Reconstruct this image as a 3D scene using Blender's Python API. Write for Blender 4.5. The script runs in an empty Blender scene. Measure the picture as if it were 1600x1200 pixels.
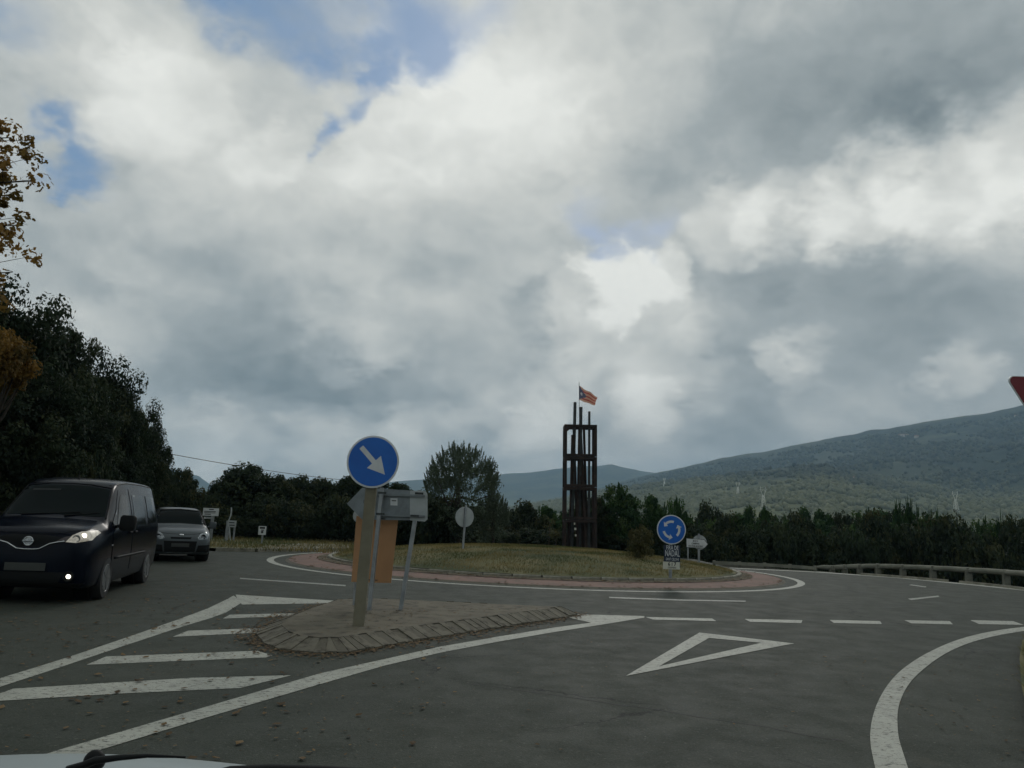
import bpy, bmesh, math, random
import numpy as np
from mathutils import Vector, Matrix, Euler
from mathutils.bvhtree import BVHTree
from mathutils.geometry import delaunay_2d_cdt
R = math.radians
random.seed(7)
rng = np.random.default_rng(7)
S = bpy.context.scene
COL = S.collection

# ------------------------------------------------------------------ camera
FPX, CAMH, PITCH, ROLL = 1200.0, 1.45, math.atan((812 - 600) / 1200.0), R(2.4)
cd = bpy.data.cameras.new('camera'); cam = bpy.data.objects.new('camera', cd); COL.objects.link(cam)
cd.sensor_width = 36; cd.lens = 36 * FPX / 1600; cd.clip_start = 0.05; cd.clip_end = 30000
cam.matrix_world = Matrix.Translation((0, 0, CAMH)) @ Matrix.Rotation(math.pi / 2 + PITCH, 4, 'X') @ Matrix.Rotation(ROLL, 4, 'Z')
S.camera = cam

def ray(px, py):
    x = (px - 800) / FPX; y = (600 - py) / FPX
    c, s = math.cos(ROLL), math.sin(ROLL)
    x, y = c * x - s * y, s * x + c * y
    return Vector((x, math.cos(PITCH) - y * math.sin(PITCH), math.sin(PITCH) + y * math.cos(PITCH)))
def gp(px, py, z=0.0):            # where the sight line through a pixel meets height z
    d = ray(px, py); t = (z - CAMH) / d.z
    return Vector((0, 0, CAMH)) + d * t
def at(px, py, Y):                # point at distance Y ahead
    d = ray(px, py); return Vector((0, 0, CAMH)) + d * (Y / d.y)

# ------------------------------------------------------------------ world, sun, exposure
SUN_EL, SUN_AZ = R(34), R(12)     # azimuth from +Y towards +X
W = bpy.data.worlds.new('World'); S.world = W; W.use_nodes = True
nt = W.node_tree; nt.nodes.clear()
class NG:
    def __init__(s, t): s.t = t
    def n(s, typ, **k):
        o = s.t.nodes.new(typ)
        for a, b in k.items(): setattr(o, a, b)
        return o
    def put(s, inp, v):
        if isinstance(v, bpy.types.NodeSocket): s.t.links.new(v, inp)
        elif v is not None: inp.default_value = v
    def math(s, op, a, b=None, c=None, clamp=False):
        o = s.n('ShaderNodeMath', operation=op, use_clamp=clamp)
        s.put(o.inputs[0], a); s.put(o.inputs[1], b); s.put(o.inputs[2], c); return o.outputs[0]
    def vm(s, op, a, b=None, scale=None):
        o = s.n('ShaderNodeVectorMath', operation=op)
        s.put(o.inputs[0], a); s.put(o.inputs[1], b)
        if scale is not None: s.put(o.inputs[3], scale)
        return o.outputs['Value'] if op in ('DISTANCE', 'LENGTH', 'DOT_PRODUCT') else o.outputs[0]
    def noise(s, vec, scale, detail=4, rough=0.5, dist=0.0, col=False):
        o = s.n('ShaderNodeTexNoise'); s.put(o.inputs['Vector'], vec)
        o.inputs['Scale'].default_value = scale; o.inputs['Detail'].default_value = detail
        o.inputs['Roughness'].default_value = rough; o.inputs['Distortion'].default_value = dist
        return o.outputs['Color' if col else 'Fac']
    def mr(s, v, a, b, c=0.0, d=1.0, smooth=True):
        o = s.n('ShaderNodeMapRange', interpolation_type='SMOOTHSTEP' if smooth else 'LINEAR')
        for i, q in enumerate((v, a, b, c, d)): s.put(o.inputs[i], q)
        return o.outputs[0]
    def mix(s, f, a, b, mode='MIX'):
        o = s.n('ShaderNodeMix', data_type='RGBA', blend_type=mode)
        s.put(o.inputs[0], f)
        s.put(o.inputs[6], a if isinstance(a, bpy.types.NodeSocket) else (*a, 1)); s.put(o.inputs[7], b if isinstance(b, bpy.types.NodeSocket) else (*b, 1))
        return o.outputs[2]
g = NG(nt)
tc = g.n('ShaderNodeTexCoord').outputs['Generated']
dn = g.vm('NORMALIZE', tc)
sep = g.n('ShaderNodeSeparateXYZ'); g.put(sep.inputs[0], dn)
up = g.math('MAXIMUM', sep.outputs[2], 0.0)
inv = g.math('DIVIDE', 1.0, g.math('ADD', up, 0.75))
Q = g.vm('MULTIPLY', g.vm('SCALE', dn, scale=inv), (1.0, 1.0, 1.5))
warp = g.vm('SUBTRACT', g.noise(Q, 2.6, 4, 0.55, col=True), (0.5, 0.5, 0.5))
warp2 = g.vm('SUBTRACT', g.noise(Q, 13.0, 4, 0.62, col=True), (0.5, 0.5, 0.5))
dw = g.vm('ADD', g.vm('ADD', dn, g.vm('SCALE', warp, scale=0.13)), g.vm('SCALE', warp2, scale=0.10))
def blobs(lst, start):
    acc = start
    for b in lst:
        px, py, r, w = b[:4]; e = b[4] if len(b) > 4 else 0.0   # e: 0 soft, towards 1 a firm edge
        c = ray(px, py).normalized()
        dist = g.vm('DISTANCE', dw, tuple(c))
        acc = g.math('ADD', acc, g.mr(dist, r / FPX, r * e / FPX, 0.0, w))
    return acc
# clear gaps and bright / dense masses of cloud, each at its own direction in the sky (given by the photograph's pixels)
HOLES = [(450, -20, 160, .95), (330, -25, 90, .6), (510, 70, 75, .55), (650, 15, 125, 1.0), (700, 75, 70, .5), (780, -15, 80, .6), (590, 70, 60, .5),
         (115, 250, 85, .95), (75, 200, 60, .5), (15, 30, 100, .6), (125, 305, 45, .6), (185, 330, 50, .35),
         (497, 222, 40, .85), (530, 188, 44, .9), (575, 148, 44, .75), (615, 100, 50, .6),
         (955, 388, 60, .72), (1020, 378, 62, .80), (920, 345, 80, .5), (1065, 340, 60, .55)]
LUM = [(330, 220, 250, .16), (760, 170, 330, .22), (560, 330, 260, .12), (900, 110, 260, .13), (170, 80, 200, .14), (250, 140, 110, .10, .5), (600, 40, 60, .1), (420, 230, 70, .10, .5), (640, 250, 110, .08, .5), (700, 130, 90, .08, .5),
       (975, 450, 75, .28, .55), (915, 430, 50, .20, .5), (1050, 440, 62, .26, .5), (1010, 530, 140, .14, .3), (880, 500, 70, .12, .5), (1100, 510, 60, .08, .5), (1020, 590, 80, .10, .4), (860, 610, 90, .10, .4),
       (1150, 350, 80, .15, .6), (1240, 330, 90, .17, .6), (1340, 310, 100, .22, .6), (1440, 290, 100, .15, .6), (1540, 250, 100, .15, .6), (1630, 220, 110, .14, .6), (1400, 350, 120, .08), (1560, 350, 120, .10),
       (1500, 575, 50, .16, .3), (1450, 590, 30, .12, .3), (1280, 540, 60, .16, .4), (1210, 560, 45, .10, .4), (560, 520, 90, .12, .5), (470, 500, 60, .07, .5), (690, 510, 80, .06, .5), (760, 600, 80, .06, .4), (200, 410, 60, .08, .5),
       (300, 690, 110, .16, .4), (430, 665, 100, .14, .4), (560, 690, 110, .14, .4), (660, 665, 80, .10, .4), (840, 690, 100, .12, .3), (180, 520, 150, .08),
       (1350, 60, 240, -.08), (1480, 130, 200, -.13), (1230, 200, 180, -.12), (1000, 270, 140, -.12), (1380, 200, 90, -.09, .4), (1150, 100, 150, -.04),
       (1370, 470, 200, -.14), (1520, 470, 160, -.10), (1200, 450, 80, -.10), (1180, 650, 170, -.15), (1400, 620, 120, -.10), (1560, 600, 120, -.06), (700, 400, 150, -.04),
       (480, 590, 170, -.28), (300, 600, 150, -.14), (700, 580, 120, -.10), (760, 690, 110, -.10), (420, 440, 160, -.05), (600, 620, 100, -.08), (820, 480, 50, -.10, .4), (960, 640, 90, -.06),
       (380, 690, 90, .10, .5), (520, 665, 80, .10, .5), (620, 715, 70, .10, .5), (830, 655, 80, .14, .5), (1000, 640, 70, .12, .5), (1000, 700, 90, .10, .4), (1110, 600, 70, .10, .4), (1230, 570, 60, .10, .5), (740, 640, 60, .08, .5), (560, 610, 60, -.10, .4), (900, 560, 60, .06, .4), (330, 570, 100, -.05, .4)]
f1 = g.noise(Q, 3.4, 8, 0.55)
f2 = g.noise(Q, 13.0, 5, 0.6)
hole = blobs(HOLES, -0.40)
hole = g.math('ADD', hole, g.math('MULTIPLY', g.math('SUBTRACT', f1, 0.5), 1.0))
hole = g.math('ADD', hole, g.math('MULTIPLY', g.math('SUBTRACT', f2, 0.5), 0.5))
hmask = g.mr(hole, -0.20, 0.62, 0.0, 0.90)
# relief of the cloud: density difference towards the sun
sdir = Vector((math.sin(SUN_AZ) * math.cos(SUN_EL), math.cos(SUN_AZ) * math.cos(SUN_EL), math.sin(SUN_EL)))
Qs = g.vm('ADD', Q, tuple(Vector((0.01, 0.0, 0.05))))
r1 = g.math('SUBTRACT', g.noise(Q, 5.0, 6, 0.5), g.noise(Qs, 5.0, 6, 0.5))
lum = blobs(LUM, 0.625)
lum = g.math('ADD', lum, g.math('MULTIPLY', r1, 0.50))
lum = g.math('ADD', lum, g.math('MULTIPLY', g.math('SUBTRACT', f1, 0.5), 0.30))
r2 = g.math('SUBTRACT', g.noise(dw, 11.0, 5, 0.55), g.noise(g.vm('ADD', dw, (0.0, 0.0, 0.022)), 11.0, 5, 0.55))
lum = g.math('ADD', lum, g.math('MULTIPLY', r2, 0.30))
lum = g.math('ADD', lum, g.math('MULTIPLY', g.math('SUBTRACT', f2, 0.5), 0.08), clamp=True)
cr = g.n('ShaderNodeValToRGB'); g.put(cr.inputs[0], lum)
el = cr.color_ramp.elements
el[0].position = 0.0; el[0].color = (0.9, 1.1, 1.25, 1)
el[1].position = 1.0; el[1].color = (9.0, 9.1, 8.6, 1)
for p_, c_ in ((.3, (1.95, 2.35, 2.5)), (.55, (3.75, 4.15, 4.2)), (.8, (6.7, 6.85, 6.5))):
    e_ = el.new(p_); e_.color = (*c_, 1)
sky = g.n('ShaderNodeTexSky', sky_type='NISHITA', sun_disc=False, sun_elevation=SUN_EL, sun_rotation=SUN_AZ)
skyc = g.mix(0.75, sky.outputs[0], (1.15, 2.5, 4.6))
colr = g.mix(hmask, cr.outputs[0], skyc)
bg = g.n('ShaderNodeBackground'); g.put(bg.inputs[0], colr); bg.inputs[1].default_value = 0.1
ow = g.n('ShaderNodeOutputWorld'); nt.links.new(bg.outputs[0], ow.inputs[0])
W.cycles.sampling_method = 'NONE'   # an even overcast sky needs no importance map

sl = bpy.data.lights.new('sun', 'SUN'); sl.energy = 0.6; sl.angle = R(14); sl.color = (1, .96, .9)
so = bpy.data.objects.new('sun', sl); COL.objects.link(so); so.rotation_euler = (-sdir).to_track_quat('-Z', 'Y').to_euler()
S.view_settings.view_transform = 'Standard'; S.view_settings.look = 'None'
S.view_settings.exposure = 0.0; S.view_settings.gamma = 1; S.view_settings.use_curve_mapping = False
S.render.engine = 'CYCLES'
S.cycles.volume_bounces = 1; S.cycles.use_adaptive_sampling = True; S.cycles.adaptive_threshold = 0.02
S.cycles.max_bounces = 6; S.cycles.diffuse_bounces = 3
HAZE = 1.7e-4
#ENDTOP

# ------------------------------------------------------------------ helpers
def material(name, col, rough=0.7, metal=0.0, col2=None, scale=5.0, detail=4, lo=.35, hi=.65, bump=0.0, bscale=40.0, col3=None, scale3=1.0,
             emit=None, estr=0.0, lo3=.5, hi3=.7, coat=0.0, spec=None, tint=False, coord='Object', trans=0.0):
    m = bpy.data.materials.new(name); m.use_nodes = True; t = m.node_tree; b = t.nodes['Principled BSDF']; q = NG(t)
    b.inputs['Base Color'].default_value = (*col, 1); b.inputs['Roughness'].default_value = rough; b.inputs['Metallic'].default_value = metal
    if coat: b.inputs['Coat Weight'].default_value = coat; b.inputs['Coat Roughness'].default_value = .05
    if spec is not None: b.inputs['Specular IOR Level'].default_value = spec
    if trans: b.inputs['Transmission Weight'].default_value = trans
    v = q.n('ShaderNodeTexCoord').outputs[coord]; c = None
    if col2:
        c = q.mix(q.mr(q.noise(v, scale, detail, .6), lo, hi), col, col2)
    if col3:
        c = q.mix(q.mr(q.noise(v, scale3, 5, .6), lo3, hi3), c if c else col, col3)
    if tint:
        a = q.n('ShaderNodeAttribute', attribute_name='tint').outputs['Fac']
        c = q.mix(a, c if c else col, tint)
    if c: t.links.new(c, b.inputs['Base Color'])
    if bump:
        bn = q.n('ShaderNodeBump'); bn.inputs['Strength'].default_value = bump; bn.inputs['Distance'].default_value = .01
        q.put(bn.inputs['Height'], q.noise(v, bscale, 3, .6)); t.links.new(bn.outputs[0], b.inputs['Normal'])
    if emit:
        b.inputs['Emission Color'].default_value = (*emit, 1); b.inputs['Emission Strength'].default_value = estr
    return m

def mesh_of(name, V, F, m=None, smooth=False):
    me = bpy.data.meshes.new(name); me.from_pydata([tuple(v) for v in V], [], F)
    if m: me.materials.append(m)
    if smooth: me.shade_smooth()
    return me
def link(name, me, parent=None, loc=(0, 0, 0), rot=(0, 0, 0)):
    o = bpy.data.objects.new(name, me); COL.objects.link(o); o.location = loc; o.rotation_euler = rot
    if parent: o.parent = parent
    return o
def tag(o, label=None, cat=None, group=None, kind=None):
    if label: o['label'] = label
    if cat: o['category'] = cat
    if group: o['group'] = group
    if kind: o['kind'] = kind
    return o
def empty(name, loc, label, cat, rot=(0, 0, 0), group=None):
    o = bpy.data.objects.new(name, None); COL.objects.link(o); o.location = loc; o.rotation_euler = rot; o.empty_display_size = .2
    return tag(o, label, cat, group)
def copy_tree(o, parent=None):
    c = o.copy(); COL.objects.link(c)
    if parent: c.parent = parent
    for ch in [k for k in bpy.data.objects if k.parent == o]: copy_tree(ch, c)
    return c

class MB:
    def __init__(s): s.V = []; s.F = []
    def add(s, V, F, M=None):
        n = len(s.V)
        s.V += [tuple(M @ Vector(v)) if M else tuple(v) for v in V]; s.F += [tuple(i + n for i in f) for f in F]; return s
    def box(s, c, d, M=None, bev=0.0):
        x, y, z = [k / 2 for k in d]
        if bev:
            V = []; F = []
            bm = bmesh.new(); bmesh.ops.create_cube(bm, size=1)
            for v in bm.verts: v.co = Vector((v.co.x * d[0], v.co.y * d[1], v.co.z * d[2]))
            bmesh.ops.bevel(bm, geom=bm.edges[:], offset=bev, segments=1, affect='EDGES')
            V = [tuple(v.co + Vector(c)) for v in bm.verts]; F = [tuple(v.index for v in f.verts) for f in bm.faces]; bm.free()
            return s.add(V, F, M)
        V = [(c[0] + a * x, c[1] + b * y, c[2] + e * z) for a in (-1, 1) for b in (-1, 1) for e in (-1, 1)]
        F = [(0, 1, 3, 2), (4, 6, 7, 5), (0, 4, 5, 1), (2, 3, 7, 6), (0, 2, 6, 4), (1, 5, 7, 3)]
        return s.add(V, F, M)
    def beam(s, a, b, w, d):          # rectangular bar from a to b
        a, b = Vector(a), Vector(b); L = (b - a).length
        M = Matrix.Translation((a + b) / 2) @ (b - a).to_track_quat('Z', 'Y').to_matrix().to_4x4()
        return s.box((0, 0, 0), (w, d, L), M)
    def tube(s, pts, r, n=8, cap=True):
        pts = [Vector(p) for p in pts]; rs = r if isinstance(r, (list, tuple)) else [r] * len(pts); V = []; F = []
        for i, p in enumerate(pts):
            t = (pts[min(i + 1, len(pts) - 1)] - pts[max(i - 1, 0)]).normalized()
            ref = Vector((0, 0, 1)) if abs(t.z) < .9 else Vector((1, 0, 0))
            u = t.cross(ref).normalized(); w = t.cross(u)
            V += [p + (u * math.cos(2 * math.pi * k / n) + w * math.sin(2 * math.pi * k / n)) * rs[i] for k in range(n)]
        for i in range(len(pts) - 1):
            F += [(i * n + k, i * n + (k + 1) % n, (i + 1) * n + (k + 1) % n, (i + 1) * n + k) for k in range(n)]
        if cap: F += [tuple(range(n))[::-1], tuple(range((len(pts) - 1) * n, len(pts) * n))]
        return s.add(V, F)
    def lathe(s, prof, n=24, M=None, axis='Y'):   # prof: (radius, along)
        V = []; F = []
        for r, a in prof:
            for k in range(n):
                t = 2 * math.pi * k / n; V.append((r * math.cos(t), a, r * math.sin(t)) if axis == 'Y' else ((a, r * math.cos(t), r * math.sin(t)) if axis == 'X' else (r * math.cos(t), r * math.sin(t), a)))
        for i in range(len(prof) - 1):
            F += [(i * n + k, i * n + (k + 1) % n, (i + 1) * n + (k + 1) % n, (i + 1) * n + k) for k in range(n)]
        if prof[0][0] > 1e-4: F.append(tuple(range(n)))
        if prof[-1][0] > 1e-4: F.append(tuple(range((len(prof) - 1) * n, len(prof) * n)))
        return s.add(V, F, M)
    def prism(s, poly, y0, y1, M=None):   # outline in x,z given a thickness along y
        n = len(poly); V = [(x, y0, z) for x, z in poly] + [(x, y1, z) for x, z in poly]
        F = [tuple(range(n)), tuple(range(2 * n - 1, n - 1, -1))] + [(k, k + n, (k + 1) % n + n, (k + 1) % n) for k in range(n)]
        return s.add(V, F, M)
    def build(s, name, m, parent=None, smooth=False, loc=(0, 0, 0), rot=(0, 0, 0)):
        me = mesh_of(name, s.V, s.F, m)
        bm = bmesh.new(); bm.from_mesh(me); bmesh.ops.recalc_face_normals(bm, faces=bm.faces); bm.to_mesh(me); bm.free()
        if smooth: me.shade_smooth()
        if smooth == 'auto': me.shade_smooth(); me.set_sharp_from_angle(angle=R(35))
        return link(name, me, parent, loc, rot)

def text_part(name, body, size, m, parent, loc, rot=(math.pi / 2, 0, 0), sx=1.0, align='CENTER', ext=.001, bold=0.0, label=None):
    c = bpy.data.curves.new(name, 'FONT'); c.body = body; c.size = size; c.align_x = align; c.align_y = 'CENTER'; c.extrude = ext; c.offset = bold; c.resolution_u = 2
    t = bpy.data.objects.new('tmp_text', c); COL.objects.link(t); bpy.context.view_layer.update()
    me = bpy.data.meshes.new_from_object(t.evaluated_get(bpy.context.evaluated_depsgraph_get())); bpy.data.objects.remove(t); bpy.data.curves.remove(c)
    for v in me.vertices: v.co.x *= sx
    me.materials.clear(); me.materials.append(m); me.name = name
    return link(name, me, parent, loc, rot)

def sheet(name, pts, z, m, parent=None, kind=None, dens=None):   # a flat sheet with the given outline, meshed
    pts = [Vector((p[0], p[1])) for p in pts]; n = len(pts)
    V, _, F, *_ = delaunay_2d_cdt(pts, [], [list(range(n))], 1, 1e-6)
    o = link(name, mesh_of(name, [(v.x, v.y, z) for v in V], F, m), parent)
    for p in o.data.polygons:
        if p.normal.z < 0: p.flip()
    if kind: o['kind'] = kind
    return o
def px_poly(lst): return [gp(*p) for p in lst]

# ------------------------------------------------------------------ materials
M = {}
def asphalt_mat(name, dirt=0.0):
    m = material(name, (.085, .092, .088), .8, spec=.14); t = m.node_tree; q = NG(t); b = t.nodes['Principled BSDF']
    v = q.n('ShaderNodeTexCoord').outputs['Object']
    big = q.noise(v, .35, 5, .6); mid = q.noise(v, 2.2, 5, .65); fin = q.noise(v, 55, 3, .7); agg = q.n('ShaderNodeTexVoronoi'); q.put(agg.inputs['Vector'], v); agg.inputs['Scale'].default_value = 95
    c = q.mix(q.mr(big, .35, .68), (.032, .039, .030), (.044, .051, .039))
    c = q.mix(q.mr(mid, .5, .8, 0, .35), c, (.022, .026, .021))
    c = q.mix(q.mr(fin, .35, .75, 0, .7), c, (.070, .074, .062))
    c = q.mix(q.mr(q.noise(v, 16, 4, .75), .52, .72, 0, .7), c, (.020, .024, .019))
    c = q.mix(q.mr(q.noise(v, 24, 3, .8), .60, .70, 0, .7), c, (.135, .138, .115))
    ed = q.n('ShaderNodeTexVoronoi', feature='DISTANCE_TO_EDGE'); q.put(ed.inputs['Vector'], q.vm('ADD', v, q.vm('SCALE', q.noise(v, 3, 4, .7, col=True), scale=.35))); ed.inputs['Scale'].default_value = .55
    crk = q.math('MULTIPLY', q.mr(ed.outputs['Distance'], .010, .003), q.mr(q.noise(v, .22, 3, .5), .50, .60)); c = q.mix(crk, c, (.020, .022, .020))
    c = q.mix(q.mr(agg.outputs['Distance'], .0, .35, .5, 0), c, (.035, .038, .037))
    # brown dust gathered in the traffic shadow of the median, and wheel-worn darker tracks
    d = q.noise(v, .9, 6, .7)
    c = q.mix(q.mr(d, .55, .8, 0, .12 + dirt), c, (.075, .066, .045))
    t.links.new(c, b.inputs['Base Color'])
    bn = q.n('ShaderNodeBump'); bn.inputs['Strength'].default_value = .5; bn.inputs['Distance'].default_value = .006
    q.put(bn.inputs['Height'], q.math('ADD', fin, q.math('MULTIPLY', agg.outputs['Distance'], .6))); t.links.new(bn.outputs[0], b.inputs['Normal'])
    q.put(b.inputs['Roughness'], q.mr(mid, .3, .7, .66, .8))
    return m
M['asphalt'] = asphalt_mat('asphalt'); M['dusty_asphalt'] = asphalt_mat('dusty_asphalt', .62)
def paint_mat(name, base=(.37, .375, .32), wear=.54):
    m = material(name, base, .65); t = m.node_tree; q = NG(t); b = t.nodes['Principled BSDF']; v = q.n('ShaderNodeTexCoord').outputs['Object']
    c = q.mix(q.mr(q.noise(v, 3.0, 5, .6), .35, .7), base, tuple(k * .78 for k in base))
    vv = q.vm('MULTIPLY', v, (1, 2.2, 1))
    c = q.mix(q.mr(q.noise(vv, 13, 6, .8), wear, wear + .06), c, (.040, .042, .035))
    c = q.mix(q.mr(q.noise(v, 42, 3, .7), .56, .68, 0, .8), c, (.16, .16, .14))
    t.links.new(c, b.inputs['Base Color']); return m
M['road_paint'] = paint_mat('road_paint'); M['faded_paint'] = paint_mat('faded_paint', (.30, .31, .27), .53)
M['concrete'] = material('concrete', (.135, .118, .082), .9, col2=(.095, .082, .056), scale=3, bump=.5, bscale=60, col3=(.050, .042, .028), scale3=6, lo3=.52, hi3=.72)
M['kerb_light'] = material('kerb_light', (.15, .135, .10), .9, col3=(.06, .05, .035), scale3=9, lo3=.5, hi3=.66, col2=(.11, .10, .075), scale=9, bump=.5, bscale=50)
M['kerb_dark'] = material('kerb_dark', (.10, .09, .066), .9, col3=(.06, .05, .035), scale3=9, lo3=.5, hi3=.66, col2=(.12, .108, .08), scale=9, bump=.5, bscale=50)
M['kerb_ring'] = material('kerb_ring', (.31, .295, .235), .9, col2=(.19, .18, .14), scale=4, bump=.4, bscale=40)
M['apron'] = material('apron', (.20, .115, .088), .85, col2=(.15, .09, .07), scale=1.6, bump=.5, bscale=30, col3=(.12, .095, .07), scale3=5, lo3=.55, hi3=.7)
M['soil'] = material('soil', (.055, .050, .032), 1, col2=(.035, .042, .022), scale=.6, bump=.5, bscale=8, coord='Object')
M['grass_ground'] = material('grass_ground', (.10, .105, .042), 1, col2=(.155, .135, .062), scale=.8, col3=(.050, .062, .022), scale3=.35, lo3=.45, hi3=.6, bump=.5, bscale=25)
M['sand_path'] = material('sand_path', (.20, .18, .125), 1, col2=(.14, .13, .09), scale=1.2)
M['galv'] = material('galvanised_steel', (.34, .36, .37), .5, .55, col2=(.24, .26, .27), scale=5, bump=.15, bscale=20)
M['alu_back'] = material('aluminium_back', (.22, .25, .26), .55, .3, col2=(.16, .18, .19), scale=4)
M['alu_disc'] = material('aluminium_disc', (.40, .43, .43), .6, .2, col2=(.33, .36, .36), scale=4)
M['sign_blue'] = material('sign_blue', (.006, .125, .50), .35, col2=(.005, .105, .44), scale=3)
M['sign_white'] = material('sign_white', (.62, .64, .64), .4, col2=(.54, .56, .56), scale=5)
M['sign_red'] = material('sign_red', (.16, .006, .014), .4)
M['print_black'] = material('print_black', (.018, .018, .018), .6)
M['poster_dark'] = material('poster_dark', (.012, .022, .045), .6)
M['poster_cream'] = material('poster_cream', (.56, .55, .46), .6)
M['orange_board'] = material('orange_board', (.44, .24, .115), .85, col2=(.38, .205, .10), scale=2, bump=.2, bscale=30)
M['dull_post'] = material('dull_painted_post', (.20, .185, .13), .8, col2=(.155, .14, .095), scale=3)
M['rust'] = material('rusted_steel', (.018, .014, .012), .85, .1, col2=(.042, .025, .019), scale=3, col3=(.02, .016, .014), scale3=1.3, bump=.4, bscale=18)
M['dark_steel'] = material('dark_steel', (.055, .065, .065), .7, .2, col2=(.035, .040, .04), scale=4)
M['rail_wood'] = material('weathered_rail', (.23, .23, .18), .85, col2=(.16, .16, .125), scale=2, bump=.4, bscale=12)
M['rail_post'] = material('rail_post', (.19, .19, .15), .9, col2=(.13, .13, .10), scale=6)
M['bark'] = material('bark', (.060, .048, .036), 1, col2=(.035, .030, .024), scale=6, bump=.8, bscale=20)
def leaf_mat(name, a, b, c2=None, trl=.22):
    m = material(name, a, .75, spec=.25); t = m.node_tree; q = NG(t); bs = t.nodes['Principled BSDF']
    at_ = q.n('ShaderNodeAttribute', attribute_name='tint').outputs['Fac']
    oi = q.n('ShaderNodeObjectInfo').outputs['Random']
    c = q.mix(at_, a, b)
    if c2: c = q.mix(q.math('MULTIPLY', oi, q.mr(at_, .5, 1)), c, c2)
    t.links.new(c, bs.inputs['Base Color'])
    tr = q.n('ShaderNodeBsdfTranslucent'); q.put(tr.inputs[0], c); ms = q.n('ShaderNodeMixShader'); ms.inputs[0].default_value = trl
    t.links.new(bs.outputs[0], ms.inputs[1]); t.links.new(tr.outputs[0], ms.inputs[2]); t.links.new(ms.outputs[0], t.nodes['Material Output'].inputs[0])
    return m
M['oak_leaf'] = leaf_mat('oak_leaf', (.011, .022, .012), (.032, .052, .022), (.070, .068, .024))
M['pine_leaf'] = leaf_mat('pine_leaf', (.014, .042, .014), (.050, .105, .030), (.075, .105, .030))
M['grey_leaf'] = leaf_mat('grey_leaf', (.055, .080, .052), (.13, .165, .105), trl=.35)
M['autumn_leaf'] = leaf_mat('autumn_leaf', (.075, .055, .016), (.26, .145, .030), trl=.35)
M['dry_autumn_leaf'] = leaf_mat('dry_autumn_leaf', (.13, .095, .026), (.34, .19, .05), trl=.45)
M['bush_leaf'] = leaf_mat('bush_leaf', (.055, .060, .020), (.11, .10, .040))
M['grass_blade'] = leaf_mat('grass_blade', (.065, .080, .024), (.26, .20, .080))
M['dead_leaf'] = leaf_mat('dead_leaf', (.055, .032, .014), (.20, .13, .06))

# ------------------------------------------------------------------ terrain with the hills
CX, CY = gp(812, 925).x * 0 + .93, 0
def fit_circle():
    P = [(419.5, 875.5), (465, 890), (546, 899.5), (645, 906.6), (725, 912.7), (920, 923.2), (1000, 925.5), (1100, 925), (1175, 922.5), (1225, 917), (1254, 911), (1254.5, 909), (1245, 904), (1225, 900.5), (1200, 898), (465, 866.6), (429, 869)]
    X = np.array([gp(*p)[:2] for p in P]); A = np.c_[X, np.ones(len(X))]; s = np.linalg.lstsq(A, (X ** 2).sum(1), rcond=None)[0]
    return s[0] / 2, s[1] / 2, math.sqrt(s[2] + s[0] ** 2 / 4 + s[1] ** 2 / 4)
CX, CY, RR = fit_circle()
print('roundabout', CX, CY, RR)
def interp(x, tab):
    xs = [a for a, b in tab]; ys = [b for a, b in tab]
    return np.interp(x, xs, ys)
def ridge_tab(lst):
    out = []
    for px, py in lst:
        d = ray(px, py); out.append((math.atan2(d.x, d.y), d.z / math.hypot(d.x, d.y)))
    return out
FAR = ridge_tab([(-600, 760), (-200, 745), (100, 735), (250, 728), (310, 742), (330, 757), (450, 765), (560, 758), (640, 749), (720, 743), (780, 740), (850, 734), (900, 727), (955, 724), (1000, 734), (1060, 742), (1150, 740), (1300, 735), (1600, 720), (2200, 700)])
MAIN = ridge_tab([(500, 830), (800, 790), (930, 765), (985, 748), (1030, 737), (1080, 727), (1130, 716), (1200, 704), (1280, 687), (1350, 675), (1400, 667), (1450, 659), (1500, 651), (1550, 644), (1600, 633), (1700, 610), (1850, 600), (2000, 620), (2400, 680), (3200, 760)])
SPUR = ridge_tab([(500, 840), (780, 800), (900, 778), (960, 766), (1031, 756), (1100, 748), (1150, 741), (1220, 731), (1290, 728), (1340, 741), (1420, 755), (1500, 768), (1600, 775), (1800, 760), (2400, 760)])
def vnoise(x, y, seed=0):
    xi, yi = np.floor(x).astype(np.int64), np.floor(y).astype(np.int64); fx, fy = x - xi, y - yi
    fx = fx * fx * (3 - 2 * fx); fy = fy * fy * (3 - 2 * fy)
    def h(a, b):
        n = (a * 374761393 + b * 668265263 + seed * 974711) & 0x7fffffff
        n = ((n ^ (n >> 13)) * 1274126177) & 0x7fffffff
        return ((n ^ (n >> 16)) & 0xffff) / 65535.0
    return (h(xi, yi) * (1 - fx) + h(xi + 1, yi) * fx) * (1 - fy) + (h(xi, yi + 1) * (1 - fx) + h(xi + 1, yi + 1) * fx) * fy
def fbm(x, y, o=5, seed=0):
    v = 0; a = .5; s = 0
    for k in range(o): v = v + a * vnoise(x * 2 ** k, y * 2 ** k, seed + k); s += a; a *= .5
    return v / s
def sstep(x, a, b):
    t = np.clip((x - a) / (b - a), 0, 1); return t * t * (3 - 2 * t)
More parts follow.
